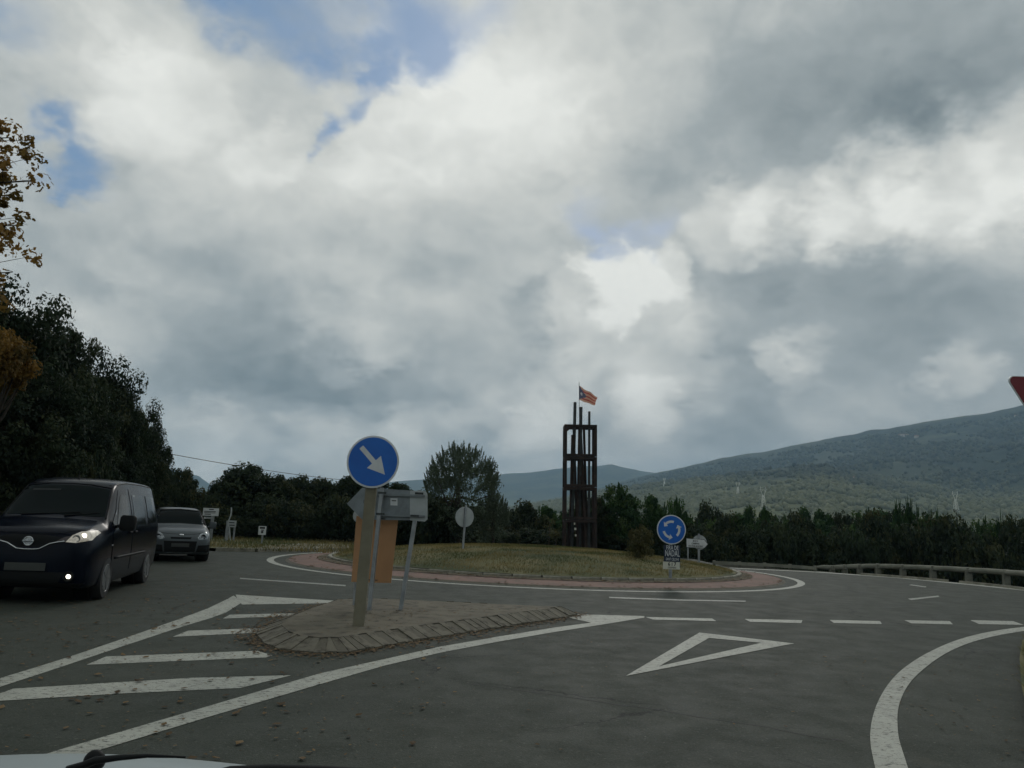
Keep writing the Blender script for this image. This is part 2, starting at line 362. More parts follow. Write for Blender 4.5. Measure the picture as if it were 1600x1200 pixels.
def terrain(x, y):
    x = np.asarray(x, float); y = np.asarray(y, float)
    r = np.hypot(x, y); az = np.arctan2(x, y)
    z = -.06 + 0 * r
    rr = np.hypot(x - CX, y - CY)
    # ground falls away beyond the guard rail and behind the roundabout, rises a little to the left of the road
    side = sstep(az, -.10, .12)
    edge = np.interp(np.arctan2(y - CY, x - CX), [-.42, -.11, .02, .11, .17, .26, .31, .375, .665], [16.6, 16.0, 15.9, 15.6, 15.1, 14.7, 14.3, 13.4, 12.6]) 
    z = z - side * (2.2 * sstep(rr - edge, .15, 3.5) + 3.0 * sstep(rr - edge, 2, 16)) * sstep(y, 13, 22)
    z = z + (1 - side) * .5 * sstep(rr, 17, 45) * sstep(-x + y * .1, 8, 30)
    z = z + (fbm(x / 15, y / 15, 3, 5) - .5) * .8 * sstep(rr, 17, 40)
    valley = -18 * sstep(r, 150, 500); z = z + valley; zb = z.copy()
    for tab, D, r0, w, sd, amp in ((FAR, 4700., 2900., 1200., 11, .12), (MAIN, 3100., 900., 1300., 23, .26), (SPUR, 1700., 420., 700., 37, .14)):
        H = (D * interp(az, tab) + CAMH) * (1 + .045 * (fbm(az * 34 + sd, az * 0 + 3.3, 5, sd) - .5))
        n1 = fbm(x / (D * .11), y / (D * .11), 5, sd) - .5; n2 = fbm(az * 26, az * 0 + sd, 4, sd) - .5
        up_ = np.clip((r - r0) / (D - r0), 0, 1)
        prof = np.where(r <= D, up_ ** 1.25, 1 - .55 * sstep(r, D, D + w) - .3 * sstep(r, D + w, D + 3 * w))
        prof = prof * (1 + 4 * n1 * amp * (1 - sstep(r, D * .45, D * .88)) * up_ ** .3)
        z = np.maximum(z, zb + prof * (H - zb) * (r > r0))
    return z
NA, NR = 1000, 210
front = np.linspace(-.75, .75, 760); rest = np.linspace(.75, 2 * math.pi - .75, NA - 760 + 2)[1:-1]
AZ = np.concatenate([front, rest]); rad = np.concatenate([np.linspace(2, 60, 50), np.geomspace(62, 6200, NR - 50)])
A2, R2 = np.meshgrid(AZ, rad, indexing='ij'); X2, Y2 = R2 * np.sin(A2), R2 * np.cos(A2); Z2 = terrain(X2, Y2)
V = np.stack([X2, Y2, Z2], -1).reshape(-1, 3); na, nr = len(AZ), len(rad)
ii, jj = np.meshgrid(np.arange(na), np.arange(nr - 1), indexing='ij'); i2 = (ii + 1) % na
F = np.stack([ii * nr + jj, ii * nr + jj + 1, i2 * nr + jj + 1, i2 * nr + jj], -1).reshape(-1, 4)
V = np.vstack([V, [[0, 0, -.06]]]); cidx = len(V) - 1
Fl = F.tolist() + [[cidx, i * nr, ((i + 1) % na) * nr] for i in range(na)]
me = mesh_of('terrain', V.tolist(), Fl, None, True)
m = bpy.data.materials.new('terrain'); m.use_nodes = True; t = m.node_tree; q = NG(t); b = t.nodes['Principled BSDF']; b.inputs['Roughness'].default_value = 1; b.inputs['Specular IOR Level'].default_value = .1
v = q.n('ShaderNodeTexCoord').outputs['Object']
sx = q.n('ShaderNodeSeparateXYZ'); q.put(sx.inputs[0], v)
wood = q.mix(q.mr(q.noise(v, .035, 6, .7), .35, .65), (.014, .026, .020), (.034, .048, .030))
wood = q.mix(q.mr(q.noise(v, .006, 5, .6), .5, .62), wood, (.075, .088, .048))
wood = q.mix(q.mr(q.noise(v, .0022, 6, .65), .47, .56, 0, .75), wood, (.070, .080, .050))
sunlit_scrub = q.mix(q.mr(q.noise(v, .05, 6, .75), .38, .62), (.080, .095, .045), (.20, .20, .10))  # sun patch on the lower slopes, painted into a paler scrub colour
sunlit_scrub = q.mix(q.mr(q.noise(v, .011, 5, .6), .45, .6), sunlit_scrub, (.12, .13, .065))
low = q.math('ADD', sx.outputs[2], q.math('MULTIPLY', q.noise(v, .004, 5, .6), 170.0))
hill = q.mix(q.mr(low, 110, 215), sunlit_scrub, wood)
near = q.mix(q.mr(q.noise(v, .5, 6, .7), .4, .65), (.018, .018, .012), (.024, .030, .013))
dist = q.vm('LENGTH', v)
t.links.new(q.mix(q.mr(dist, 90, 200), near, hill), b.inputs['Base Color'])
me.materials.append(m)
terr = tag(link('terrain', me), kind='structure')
def tz(x, y): return float(terrain(np.array([x]), np.array([y]))[0])
def terrain_hit(px, py, r0=300, r1=7000):
    d = ray(px, py); d = d / math.hypot(d.x, d.y); rs = np.geomspace(r0, r1, 1500)
    zz = terrain(rs * d.x, rs * d.y); hit = np.nonzero(zz > CAMH + rs * d.z)[0]
    k = hit[0] if len(hit) else int(np.argmax(zz - rs * d.z)); return Vector((rs[k] * d.x, rs[k] * d.y, float(zz[k])))

# far woods: thousands of tree crowns on the slopes, nobody could count them
def far_woods():
    n = 60000; az_ = rng.uniform(-.25, .78, n); r_ = rng.uniform(260 ** .75, 2900 ** .75, n) ** (1 / .75)
    x = r_ * np.sin(az_); y = r_ * np.cos(az_); dens = fbm(x / 90, y / 90, 4, 3); keep = dens > rng.uniform(.30, .58, n); x, y, r_ = x[keep], y[keep], r_[keep]
    z = terrain(x, y); n = len(x); t_ = (1 + 5 ** .5) / 2
    ico = np.array([(-1, t_, 0), (1, t_, 0), (-1, -t_, 0), (1, -t_, 0), (0, -1, t_), (0, 1, t_), (0, -1, -t_), (0, 1, -t_), (t_, 0, -1), (t_, 0, 1), (-t_, 0, -1), (-t_, 0, 1)]) / 1.9
    fc = np.array([(0, 11, 5), (0, 5, 1), (0, 1, 7), (0, 7, 10), (0, 10, 11), (1, 5, 9), (5, 11, 4), (11, 10, 2), (10, 7, 6), (7, 1, 8), (3, 9, 4), (3, 4, 2), (3, 2, 6), (3, 6, 8), (3, 8, 9), (4, 9, 5), (2, 4, 11), (6, 2, 10), (8, 6, 7), (9, 8, 1)])
    sz = rng.uniform(1.3, 3.4, n) * (1 + r_ / 3000)
    P = ico[None] * rng.uniform(.7, 1.25, (n, 12, 1)) * sz[:, None, None] * np.array([1, 1, 1.1]) + np.stack([x, y, z + sz * .6], -1)[:, None]
    F = (fc[None] + (np.arange(n) * 12)[:, None, None]).reshape(-1, 3)
    me = bpy.data.meshes.new('far_woods'); me.from_pydata(P.reshape(-1, 3).tolist(), [], F.tolist()); me.shade_smooth()
    a = me.attributes.new('tint', 'FLOAT', 'POINT'); a.data.foreach_set('value', np.repeat(np.clip(rng.normal(.40, .13, n) + .75 * (1 - sstep(z + (fbm(x / 260, y / 260, 4, 8) - .5) * 120, 55, 150)) - .15, 0, 1), 12).astype(np.float32))  # crowns low on the slope tinted paler, sunlight put into their colour
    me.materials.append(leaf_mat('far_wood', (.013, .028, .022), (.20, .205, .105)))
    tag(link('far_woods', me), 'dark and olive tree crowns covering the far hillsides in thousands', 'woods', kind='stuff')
far_woods()

# ------------------------------------------------------------------ road surfaces and markings
out = px_poly([(1600, 921), (1500, 911), (1400, 902), (1280, 893.5), (1200, 889.5), (1140, 887)])
far_arc = [(CX + 13.8 * math.cos(a), CY + 13.8 * math.sin(a)) for a in np.linspace(R(55), R(140), 14)]
leftfar = px_poly([(540, 862), (470, 862), (400, 862.5), (335, 861)])
L = leftfar[-1]
road = [(45, 16.5)] + [(p.x, p.y) for p in out] + far_arc + [(p.x, p.y) for p in leftfar] + [(L.x - 25, L.y + 3), (L.x - 25, L.y - 8), (-13.5, 17), (-10.6, 9), (-9.8, -12), (12, -12), (7.5, 3), (7.5, 7.0), (9, 10.2), (12, 10.6), (45, 4)]
asph = sheet('road', road, 0.0015, M['asphalt'], kind='structure')

def ring(name, r0, r1, z0, z1, m, n=144, parent=None, kind='structure', nr_=1):
    V = []; F = []
    for j in range(nr_ + 1):
        f = j / nr_; r = r0 + (r1 - r0) * f; z = z0 + (z1 - z0) * f
        V += [(CX + r * math.cos(2 * math.pi * k / n), CY + r * math.sin(2 * math.pi * k / n), z) for k in range(n)]
    for j in range(nr_):
        F += [(j * n + k, (j + 1) * n + k, (j + 1) * n + (k + 1) % n, j * n + (k + 1) % n) for k in range(n)]
    o = link(name, mesh_of(name, V, F, m), parent)
    if kind: o['kind'] = kind
    return o
def rad_at(px, py, z=0): p = gp(px, py, z); return math.hypot(p.x - CX, p.y - CY)
RO = RR + .08
ring('road_marking_ring', RO - .20, RO, .005, .005, M['road_paint'])
RA = RO - .62; RK = 6.15 / 7.8 * RR
ring('apron', RK - .05, RA, .11, .035, M['apron'], nr_=2)
M['dirt'] = material('dirt', (.085, .068, .042), 1, col2=(.13, .105, .065), scale=5, col3=(.045, .035, .02), scale3=11, lo3=.5, hi3=.6, bump=.6, bscale=30)
ring('dirt_strip', RK - .05, RK + .36, .118, .096, M['dirt'])
ring('apron_kerb', RA, RA + .10, .035, .0, M['kerb_dark'])
PZ = [.0045]
def paint(pix, mat='road_paint', z=.006, name='road_marking'):
    PZ[0] += .00012; z = PZ[0]
    return sheet(name, px_poly(pix), z, M[mat], kind='structure')
paint([(365, 931), (379, 941), (354, 957), (330, 966), (300, 975), (271, 984), (217, 1002), (163, 1020), (108, 1038.5), (54, 1056.5), (0, 1074), (-120, 1112), (-120, 1100), (0, 1060.5), (54, 1044), (108, 1027), (163, 1008.5), (217, 990), (271, 971), (325, 951), (350, 939)])
paint([(368, 929.5), (540, 940), (545, 942.5), (378, 945), (372, 938)], z=.0075)
paint([(348, 967), (359, 961), (487.5, 958), (478, 962)])
paint([(270, 995.6), (294, 986), (434, 981), (416, 988.5)])
paint([(135, 1039.5), (166, 1026.5), (403, 1017.5), (425, 1025), (416, 1028)])
paint([(-60, 1104), (-2, 1085), (21, 1077), (300, 1060), (455, 1056), (375, 1076), (200, 1084), (0, 1096)])
paint([(92, 1173), (500, 1053), (688, 1011), (780, 995), (867, 981), (950, 970), (1007, 963.5), (1007, 965.5), (950, 975), (867, 988), (780, 1003), (688, 1020.5), (600, 1041), (500, 1070), (330, 1120), (153, 1174), (20, 1215), (-40, 1215)])
paint([(871, 959.5), (1007, 963.0), (1000, 966), (924, 973.5), (895, 967)], z=.0075)
paint([(540, 940.5), (700, 949), (780, 953.5), (871, 958.5), (871, 960.5), (780, 956), (700, 951.5), (540, 943)])
for q_ in ([(1008, 964.5), (1113, 967), (1119, 971), (1020, 968.5)], [(1163, 967.5), (1254, 969.5), (1252, 974), (1172, 972)], [(1296, 969), (1375, 971), (1378, 975.5), (1303, 974)],
           [(1413, 969.5), (1484, 971), (1489, 976), (1424, 974.5)], [(1516, 969.5), (1583, 971), (1600, 977), (1530, 975.5)], [(1625, 971), (1690, 973), (1710, 979), (1640, 977)]):
    paint(q_)
ORD = ['leftmost', 'second', 'third', 'fourth', 'fifth', 'sixth', 'seventh', 'eighth', 'ninth', 'tenth', 'eleventh', 'twelfth', 'thirteenth', 'fourteenth', 'fifteenth', 'sixteenth', 'seventeenth', 'rightmost']
tri = [(1093, 989), (1241, 1006), (978, 1057)]; trin = [(1108, 997.5), (1190, 1005), (1030, 1042)]
for k in range(3): paint([tri[k], tri[(k + 1) % 3], trin[(k + 1) % 3], trin[k]], z=.006)
arc_o = [(1640, 975), (1600, 980), (1560, 985), (1520, 993), (1485, 1004), (1452, 1019), (1425, 1035), (1403, 1052), (1385, 1073), (1370, 1100), (1361, 1130), (1359, 1160), (1366, 1195), (1375, 1230)]
arc_i = [(1640, 981), (1600, 986.5), (1560, 993), (1520, 1003), (1490, 1015), (1465, 1029), (1442, 1047), (1425, 1063), (1412, 1082), (1403, 1107), (1402, 1130), (1404, 1155), (1412, 1180), (1428, 1230)]
def chaikin(P, n=2):
    for _ in range(n):
        Q_ = [P[0]]
        for a, b_ in zip(P, P[1:]): Q_ += [(a[0] * .75 + b_[0] * .25, a[1] * .75 + b_[1] * .25), (a[0] * .25 + b_[0] * .75, a[1] * .25 + b_[1] * .75)]
        P = Q_ + [P[-1]]
    return P
arc_o, arc_i = chaikin(arc_o), chaikin(arc_i)
paint(arc_o + arc_i[::-1])
for k in range(0): paint([arc_o[k], arc_o[k + 1], arc_i[k + 1], arc_i[k]], 'road_paint', z=.006)
for q_ in ([(375, 903.4), (540, 914.5), (540, 916.5), (375, 905)], [(952, 933), (1060, 937), (1165, 939), (1165, 940.8), (1060, 939), (952, 935)], [(1418, 936), (1466, 931), (1468, 932.8), (1424, 938)], [(1424, 913.5), (1448, 917), (1446, 918), (1420, 914.5)]):
    paint(q_, 'faded_paint')
paint([(1140, 887.2), (1280, 893.7), (1400, 902.2), (1500, 911.2), (1600, 921.3), (1720, 936), (1720, 938), (1600, 923.2), (1500, 912.8), (1400, 903.4), (1280, 894.8), (1140, 888)])
paint([(250, 1016), (0, 1020), (0, 1022), (250, 1018)], 'faded_paint', name='worn_line') if False else None
# tar-dark crack across our lane
ck = [gp(*p) for p in ((730, 1068), (790, 1076), (850, 1084), (900, 1091), (960, 1101), (1020, 1108), (1080, 1119), (1140, 1128), (1200, 1137), (1262, 1150), (1330, 1160))]
V = []; F = []; k = 0
for i in range(len(ck) - 1):
    for s_ in range(6):
        p = ck[i].lerp(ck[i + 1], s_ / 6); w = random.uniform(.004, .013); j_ = random.uniform(-.01, .01)
        V += [(p.x, p.y - w + j_, .003), (p.x, p.y + w + j_, .003)]
F = [(2 * i, 2 * i + 2, 2 * i + 3, 2 * i + 1) for i in range(len(V) // 2 - 1)]
M['tar'] = material('tar', (.022, .022, .022), .8)
tag(link('road_crack', mesh_of('road_crack', V, F, M['tar'])), kind='structure')
# dusty strip beside the median and shoulder at the right
sheet('dusty_shoulder', px_poly([(1428, 1230), (1404, 1155), (1402, 1130), (1412, 1082), (1442, 1047), (1490, 1015), (1560, 993), (1640, 981), (1640, 1230)]), .002, M['dusty_asphalt'], kind='structure')
sheet('dusty_road_patch', px_poly([(372, 945), (560, 944), (400, 1000), (420, 1022), (560, 1030), (690, 1010), (500, 1052), (100, 1172), (-120, 1172), (-120, 1108), (160, 1031), (335, 964)]), .002, M['dusty_asphalt'], kind='structure')

# ------------------------------------------------------------------ median island with its ribbed kerb
foot = [(400, 993), (412, 1007), (437, 1017), (490, 1022.5), (545, 1021.5), (610, 1010), (700, 995), (800, 979.5), (875, 967.5), (902, 962.5), (880, 958.5), (800, 955), (700, 950.5), (620, 946.5), (560, 944.5), (505, 948), (462, 962), (425, 977)]
fp = [gp(*p) for p in foot]
def dense(poly, step):
    out = []; n = len(poly)
    for i in range(n):
        a, b_ = poly[i], poly[(i + 1) % n]; k = max(1, round((b_ - a).length / step))
        out += [a.lerp(b_, j / k) for j in range(k)]
    return out
fd = dense(fp, .13); n = len(fd); cen = sum(fd, Vector()) / n
# inner top edge, moved inwards along the local normal
def inner(i, d):
    tdir = (fd[(i + 2) % n] - fd[i - 2]).normalized(); nrm = Vector((-tdir.y, tdir.x, 0))
    if (cen - fd[i]).dot(nrm) < 0: nrm = -nrm
    w = min(1, abs((cen - fd[i]).dot(nrm)) / .9); return fd[i] + nrm * d * max(.35, w)
area = sum(fd[i].x * fd[(i + 1) % n].y - fd[(i + 1) % n].x * fd[i].y for i in range(n))
HI = .13
inn = [inner(i, .26) for i in range(n)]
isl = sheet('traffic_island', [(p.x, p.y) for p in inn], HI, M['concrete'], kind='structure')
for i in range(n):
    a, b_ = fd[i], fd[(i + 1) % n]; c_, d_ = inn[(i + 1) % n], inn[i]; g_ = .06 if i % 2 else .03; u = random.uniform(-.006, .006); lo_ = -.005 if i % 2 else .003
    a2, b2 = a.lerp(b_, g_), b_.lerp(a, g_); c2, d2 = c_.lerp(d_, g_), d_.lerp(c_, g_)
    V = [a2, b2, c2, d2]; top = [Vector((p.x, p.y, z)) for p, z in zip(V, (.03 + lo_ + u, .03 + lo_ + u, HI + lo_ * .8 + u, HI + lo_ * .8 + u))]
    bot = [Vector((p.x, p.y, -.02)) for p in V]
    o = link('kerb_block', mesh_of('kerb_block', top + bot, [(0, 1, 2, 3), (7, 6, 5, 4), (0, 4, 5, 1), (1, 5, 6, 2), (2, 6, 7, 3), (3, 7, 4, 0)], M['kerb_dark'] if i % 2 else M['kerb_light']), isl)
# bedding under the blocks
V = [Vector((p.x, p.y, .022)) for p in fd] + [Vector((p.x, p.y, HI - .012)) for p in inn]
link('kerb_bed', mesh_of('kerb_bed', V, [(i, (i + 1) % n, n + (i + 1) % n, n + i) for i in range(n)], M['kerb_light']), isl)

# ------------------------------------------------------------------ roundabout mound
HM = .47
def mound_z(x, y):
    r = min(1, math.hypot(x - CX, y - CY) / RK); return .15 + HM * (1 - r ** 2.2) + .05 * (float(fbm(np.array([x * 1.1]), np.array([y * 1.1]), 3, 9)[0]) - .5) * (1 - r ** 6)
nrg, ns = 26, 96; V = [(CX, CY, mound_z(CX, CY))]; F = []
for j in range(1, nrg + 1):
    for k in range(ns):
        r = RK * j / nrg * .985; x, y = CX + r * math.cos(2 * math.pi * k / ns), CY + r * math.sin(2 * math.pi * k / ns); V.append((x, y, mound_z(x, y)))
F += [(0, 1 + k, 1 + (k + 1) % ns) for k in range(ns)]
for j in range(nrg - 1):
    F += [(1 + j * ns + k, 1 + (j + 1) * ns + k, 1 + (j + 1) * ns + (k + 1) % ns, 1 + j * ns + (k + 1) % ns) for k in range(ns)]
mound = tag(link('roundabout_mound', mesh_of('roundabout_mound', V, F, M['grass_ground'], True)), kind='structure')
nk = 56
kb = None
for k in range(nk):
    a0, a1 = 2 * math.pi * (k + .03) / nk, 2 * math.pi * (k + .97) / nk
    if kb is None:
        mb = MB(); V = []; half = (a1 - a0) / 2
        for a in (-half, 0, half):
            for r_, z_ in ((RK - .07, .04), (RK - .07, .160), (RK + .03, .168), (RK + .05, .15), (RK + .055, .04)): V.append((r_ * math.cos(a), r_ * math.sin(a), z_))
        F = []
        for s_ in range(2): F += [(s_ * 5 + j, s_ * 5 + (j + 1) % 5, s_ * 5 + 5 + (j + 1) % 5, s_ * 5 + 5 + j) for j in range(5)]
        F += [(0, 1, 2, 3, 4), (14, 13, 12, 11, 10)]
        kb = mb.add(V, F).build('kerb_stone', M['kerb_ring'], mound); o = kb
    else:
        o = kb.copy(); COL.objects.link(o)
    o.location = (CX, CY, random.uniform(-.008, .008)); o.rotation_euler = (0, 0, (a0 + a1) / 2)

def blades(name, pts, h, w, mat, label, cat='grass', lean=.4):
    P = np.array(pts); n = len(P); a = rng.uniform(0, 6.283, n); hh = h * rng.uniform(.5, 1.3, n); ww = w * rng.uniform(.6, 1.3, n)
    dx, dy = np.cos(a), np.sin(a); lx, ly = rng.normal(0, lean, n) * hh, rng.normal(0, lean, n) * hh
    A = P - np.stack([dx * ww, dy * ww, 0 * a], -1); B_ = P + np.stack([dx * ww, dy * ww, 0 * a], -1); C_ = P + np.stack([lx, ly, hh], -1)
    V = np.stack([A, B_, C_], 1).reshape(-1, 3)
    me = bpy.data.meshes.new(name); me.vertices.add(n * 3); me.vertices.foreach_set('co', V.ravel()); me.loops.add(n * 3); me.loops.foreach_set('vertex_index', np.arange(n * 3)); me.polygons.add(n)
    me.polygons.foreach_set('loop_start', np.arange(n) * 3); me.polygons.foreach_set('loop_total', np.full(n, 3)); me.update(); me.validate()
    tv = np.clip(fbm(P[:, 0] * .9, P[:, 1] * 1.6, 4, 21) * 3.0 - 1.05 + rng.normal(0, .12, n), 0, 1)
    at_ = me.attributes.new('tint', 'FLOAT', 'POINT'); at_.data.foreach_set('value', np.repeat(tv, 3).astype(np.float32))
    me.materials.append(M[mat]); return tag(link(name, me), label, cat, kind='stuff')
ng = 90000; rr_ = RK * .97 * np.sqrt(rng.uniform(0, 1, ng)); aa = rng.uniform(0, 6.283, ng); gx, gy = CX + rr_ * np.cos(aa), CY + rr_ * np.sin(aa)
gz = .15 + HM * (1 - (rr_ / RK) ** 2.2) - .02
blades('mound_grass', np.stack([gx, gy, gz], -1), .075, .007, 'grass_blade', 'dry yellow green grass covering the roundabout mound')

# ------------------------------------------------------------------ verges
vg = px_poly([(335, 861), (400, 862.5), (470, 862), (545, 861)]) ; v2 = [(p.x, p.y) for p in vg]
verge = sheet('verge', v2 + [(v2[-1][0] + 1.0, v2[-1][1] + 14), (v2[0][0] - 6, v2[0][1] + 14), (L.x - 24, L.y + 3.2)], .10, M['grass_ground'], kind='structure')
mb = MB()
for i in range(3):
    a, b_ = vg[i], vg[i + 1]; k = int((b_ - a).length / .9)
    for j in range(k):
        p, q_ = a.lerp(b_, (j + .03) / k), a.lerp(b_, (j + .97) / k); x = MB(); x.beam((p.x, p.y, .05), (q_.x, q_.y, .05), .12, .14); x.build('kerb_stone', M['kerb_ring'], verge)
sheet('path', px_poly([(398, 862), (418, 856.5), (470, 853), (545, 855.5), (545, 861)]), .115, M['sand_path'], kind='structure')
a = np.array(v2); n = 16000; gx = rng.uniform(L.x - 14, v2[-1][0] + 1, n); gy = rng.uniform(L.y, L.y + 13, n)
blades('verge_grass', np.stack([gx, gy, gx * 0 + .08], -1), .16, .014, 'grass_blade', 'short green and straw coloured grass on the far left verge')
# right hand verge beside our lane
rv = [(5.0, -8), (5.0, 3)] + [tuple(gp(*q_)[:2]) for q_ in ((1616, 1190), (1606, 1130), (1597, 1085), (1594, 1040), (1598, 1012), (1610, 996), (1640, 990))] + [(14, 11.2), (45, 5.6), (45, -8)]
sheet('right_verge', rv, .09, M['grass_ground'], kind='structure')
n = 42000; gy = rng.uniform(-1, 10.5, n); ed = np.interp(gy, [p_[1] for p_ in rv[1:9]], [p_[0] for p_ in rv[1:9]]); gx = ed + .10 + 8 * rng.uniform(0, 1, n) ** 1.5; ok = gy < rv[8][1]; gx, gy = gx[ok], gy[ok]
blades('right_verge_grass', np.stack([gx, gy, gx * 0 + .08], -1), .15, .009, 'grass_blade', 'tufty grass on the verge at the right edge of the lane')
sheet('left_verge', [(-9.8, -12), (-10.6, 9), (-13.5, 17), (-30, 24), (-60, 24), (-60, -12)], .06, M['grass_ground'], kind='structure')

# ------------------------------------------------------------------ foliage
def leaf_cloud(centres, radii, nl, ls, seed, up_bias=.3, shape='diamond'):
    r = np.random.default_rng(seed); nc = len(centres); idx = r.integers(0, nc, nl)
    d = r.normal(0, 1, (nl, 3)); d /= np.linalg.norm(d, axis=1)[:, None]; rad_ = r.uniform(.15, 1, nl) ** .5
    P = centres[idx] + d * (rad_ * radii[idx])[:, None] * np.array([1, 1, .8])
    nrm = d + r.normal(0, .55, (nl, 3)) + np.array([0, 0, up_bias]); nrm /= np.linalg.norm(nrm, axis=1)[:, None]
    ref = r.normal(0, 1, (nl, 3)); u = np.cross(nrm, ref); u /= np.linalg.norm(u, axis=1)[:, None]; w = np.cross(nrm, u)
    s_ = (ls * r.uniform(.6, 1.4, nl))[:, None]
    if shape == 'lobed':    # a lobed leaf of six points
        pts = [(-1, 0), (-.35, .55), (.2, .35), (.55, .65), (1, 0), (.5, -.6), (.2, -.3), (-.35, -.55)]
    else: pts = [(-1, 0), (0, .55), (1, 0), (0, -.55)]
    k = len(pts); V = np.stack([P + u * s_ * a + w * s_ * b + nrm * s_ * (.25 * abs(b)) for a, b in pts], 1).reshape(-1, 3)
    tc_ = r.normal(.45, .25, nc)[idx] + r.normal(0, .15, nl) + .15 * d[:, 2]
    return V, np.clip(tc_, 0, 1), k
def foliage_mesh(name, V, tint, k, mat):
    n = len(V) // k; me = bpy.data.meshes.new(name); me.vertices.add(n * k); me.vertices.foreach_set('co', V.ravel()); me.loops.add(n * k); me.loops.foreach_set('vertex_index', np.arange(n * k))
    me.polygons.add(n); me.polygons.foreach_set('loop_start', np.arange(n) * k); me.polygons.foreach_set('loop_total', np.full(n, k)); me.update(); me.validate()
    a = me.attributes.new('tint', 'FLOAT', 'POINT'); a.data.foreach_set('value', np.repeat(tint, k).astype(np.float32)); me.materials.append(M[mat]); return me
def crown_centres(H, Rw, zlo, n, seed, rough=.22, flat=False):
    r = np.random.default_rng(seed); d = r.normal(0, 1, (n, 3)); d /= np.linalg.norm(d, axis=1)[:, None]
    f = r.uniform(.35, 1, n) ** .4; lump = 1 + rough * np.sin(d[:, 0] * 5 + seed) * np.cos(d[:, 1] * 4 + seed * 2) + rough * .6 * r.normal(0, .6, n)
    zc = (H + zlo) / 2; hz = (H - zlo) / 2; C = d * (f * lump)[:, None] * np.array([Rw, Rw, hz]) * .86 + np.array([0, 0, zc])
    if flat: C[:, 2] = np.minimum(C[:, 2], H * .93)
    C[:, 2] = np.clip(C[:, 2], zlo * .6 + .05, H * 1.03); return C
def limbs(C, H, r0, seed, nb=9):
    r = random.Random(seed); mb = MB(); top = Vector((r.uniform(-.1, .1) * H, r.uniform(-.1, .1) * H, H * .72)); mid = top * .45 + Vector((r.uniform(-.05, .05) * H, 0, 0))
    mb.tube([(0, 0, -.4), (0, 0, .2), mid, top], [r0 * 1.3, r0, r0 * .7, r0 * .25], 7)
    for k in range(nb):
        c = Vector(C[r.randrange(len(C))]); s_ = mid.lerp(top, r.uniform(0, .9)); m_ = s_.lerp(c, .5) + Vector((0, 0, -.05 * H)); mb.tube([s_, m_, c], [r0 * .4, r0 * .22, r0 * .06], 5)
    return mb
PROTO = {}
def proto(kind, H, Rw, zlo, nc, nl, ls, seed, mat, cr=.2, rough=.22, shape='diamond', flat=False, up=False, upl=.2):
    C = crown_centres(H, Rw, zlo, nc, seed, rough, flat); r = np.random.default_rng(seed + 5)
    rad_ = Rw * cr * r.uniform(.6, 1.3, nc)
    V, t_, k = leaf_cloud(C, rad_, nl, ls, seed, shape=shape)
    if up:      # upswept shoots standing out of the crown
        ns_ = up; d = r.normal(0, 1, (ns_, 3)); d[:, 2] = abs(d[:, 2]) * .8 + .1; d /= np.linalg.norm(d, axis=1)[:, None]
        base = d * np.array([Rw, Rw, (H - zlo) / 2]) * .78 + np.array([0, 0, (H + zlo) / 2]); dirn = d * np.array([.5, .5, .5]) + np.array([0, 0, .9]); dirn /= np.linalg.norm(dirn, axis=1)[:, None]
        ln = H * r.uniform(.5, 1.05, ns_) * upl; m_ = 70; tt = r.uniform(0, 1, (ns_, m_)); P = base[:, None] + dirn[:, None] * (tt * ln[:, None])[..., None] + r.normal(0, 1, (ns_, m_, 3)) * (.028 * H * (1.05 - tt))[..., None] * .45
        P = P.reshape(-1, 3); n2 = len(P); nn = r.normal(0, 1, (n2, 3)); u = dirn.repeat(m_, 0) + r.normal(0, .35, (n2, 3)); u /= np.linalg.norm(u, axis=1)[:, None]; w = np.cross(u, nn); w /= np.linalg.norm(w, axis=1)[:, None]
        V2 = np.stack([P + u * ls * a * 1.3 + w * ls * b * .5 for a, b in ((-1, 0), (0, .5), (1, 0), (0, -.5))], 1).reshape(-1, 3)
        V = np.vstack([V, V2]); t_ = np.concatenate([t_, np.clip(r.normal(.5, .2, n2), 0, 1)])
    me = foliage_mesh('crown', V, t_, k, mat); mb = limbs(C, H, .035 * H, seed); mt = mesh_of('trunk', mb.V, mb.F, M['bark'], True)
    PROTO[kind] = (me, mt, H, Rw)
proto('oak_a', 6, 2.6, .5, 150, 38000, .064, 1, 'oak_leaf', .22, .25)
proto('oak_b', 6, 2.4, .4, 130, 36000, .064, 2, 'oak_leaf', .23, .30)
proto('oak_c', 6, 2.8, .5, 160, 38000, .064, 3, 'oak_leaf', .21, .35)
proto('far_a', 6, 3.2, .2, 190, 24000, .135, 4, 'oak_leaf', .22, .14)
proto('far_b', 6, 3.0, .2, 190, 24000, .135, 5, 'oak_leaf', .22, .22)
proto('pine_a', 6, 2.5, .2, 110, 13000, .12, 6, 'pine_leaf', .22, .20, up=14, upl=.09)
proto('pine_b', 6, 2.2, .2, 110, 13000, .11, 7, 'pine_leaf', .24, .28, up=30, upl=.10)
proto('spire', 6, 1.0, .2, 80, 8000, .11, 8, 'pine_leaf', .35, .2, up=24)
proto('feather', 6, 2.35, .05, 135, 9000, .060, 9, 'grey_leaf', .18, .2, up=260, upl=.14)
proto('shrub', 1.2, .65, .05, 60, 5000, .035, 10, 'bush_leaf', .3, .25, up=30)
proto('brush', 2.5, 2.0, .0, 90, 7000, .09, 11, 'oak_leaf', .25, .25)
proto('yellow', 6, 1.2, 4.5, 60, 7000, .06, 12, 'autumn_leaf', .3, .25)
rt = random.Random(3)
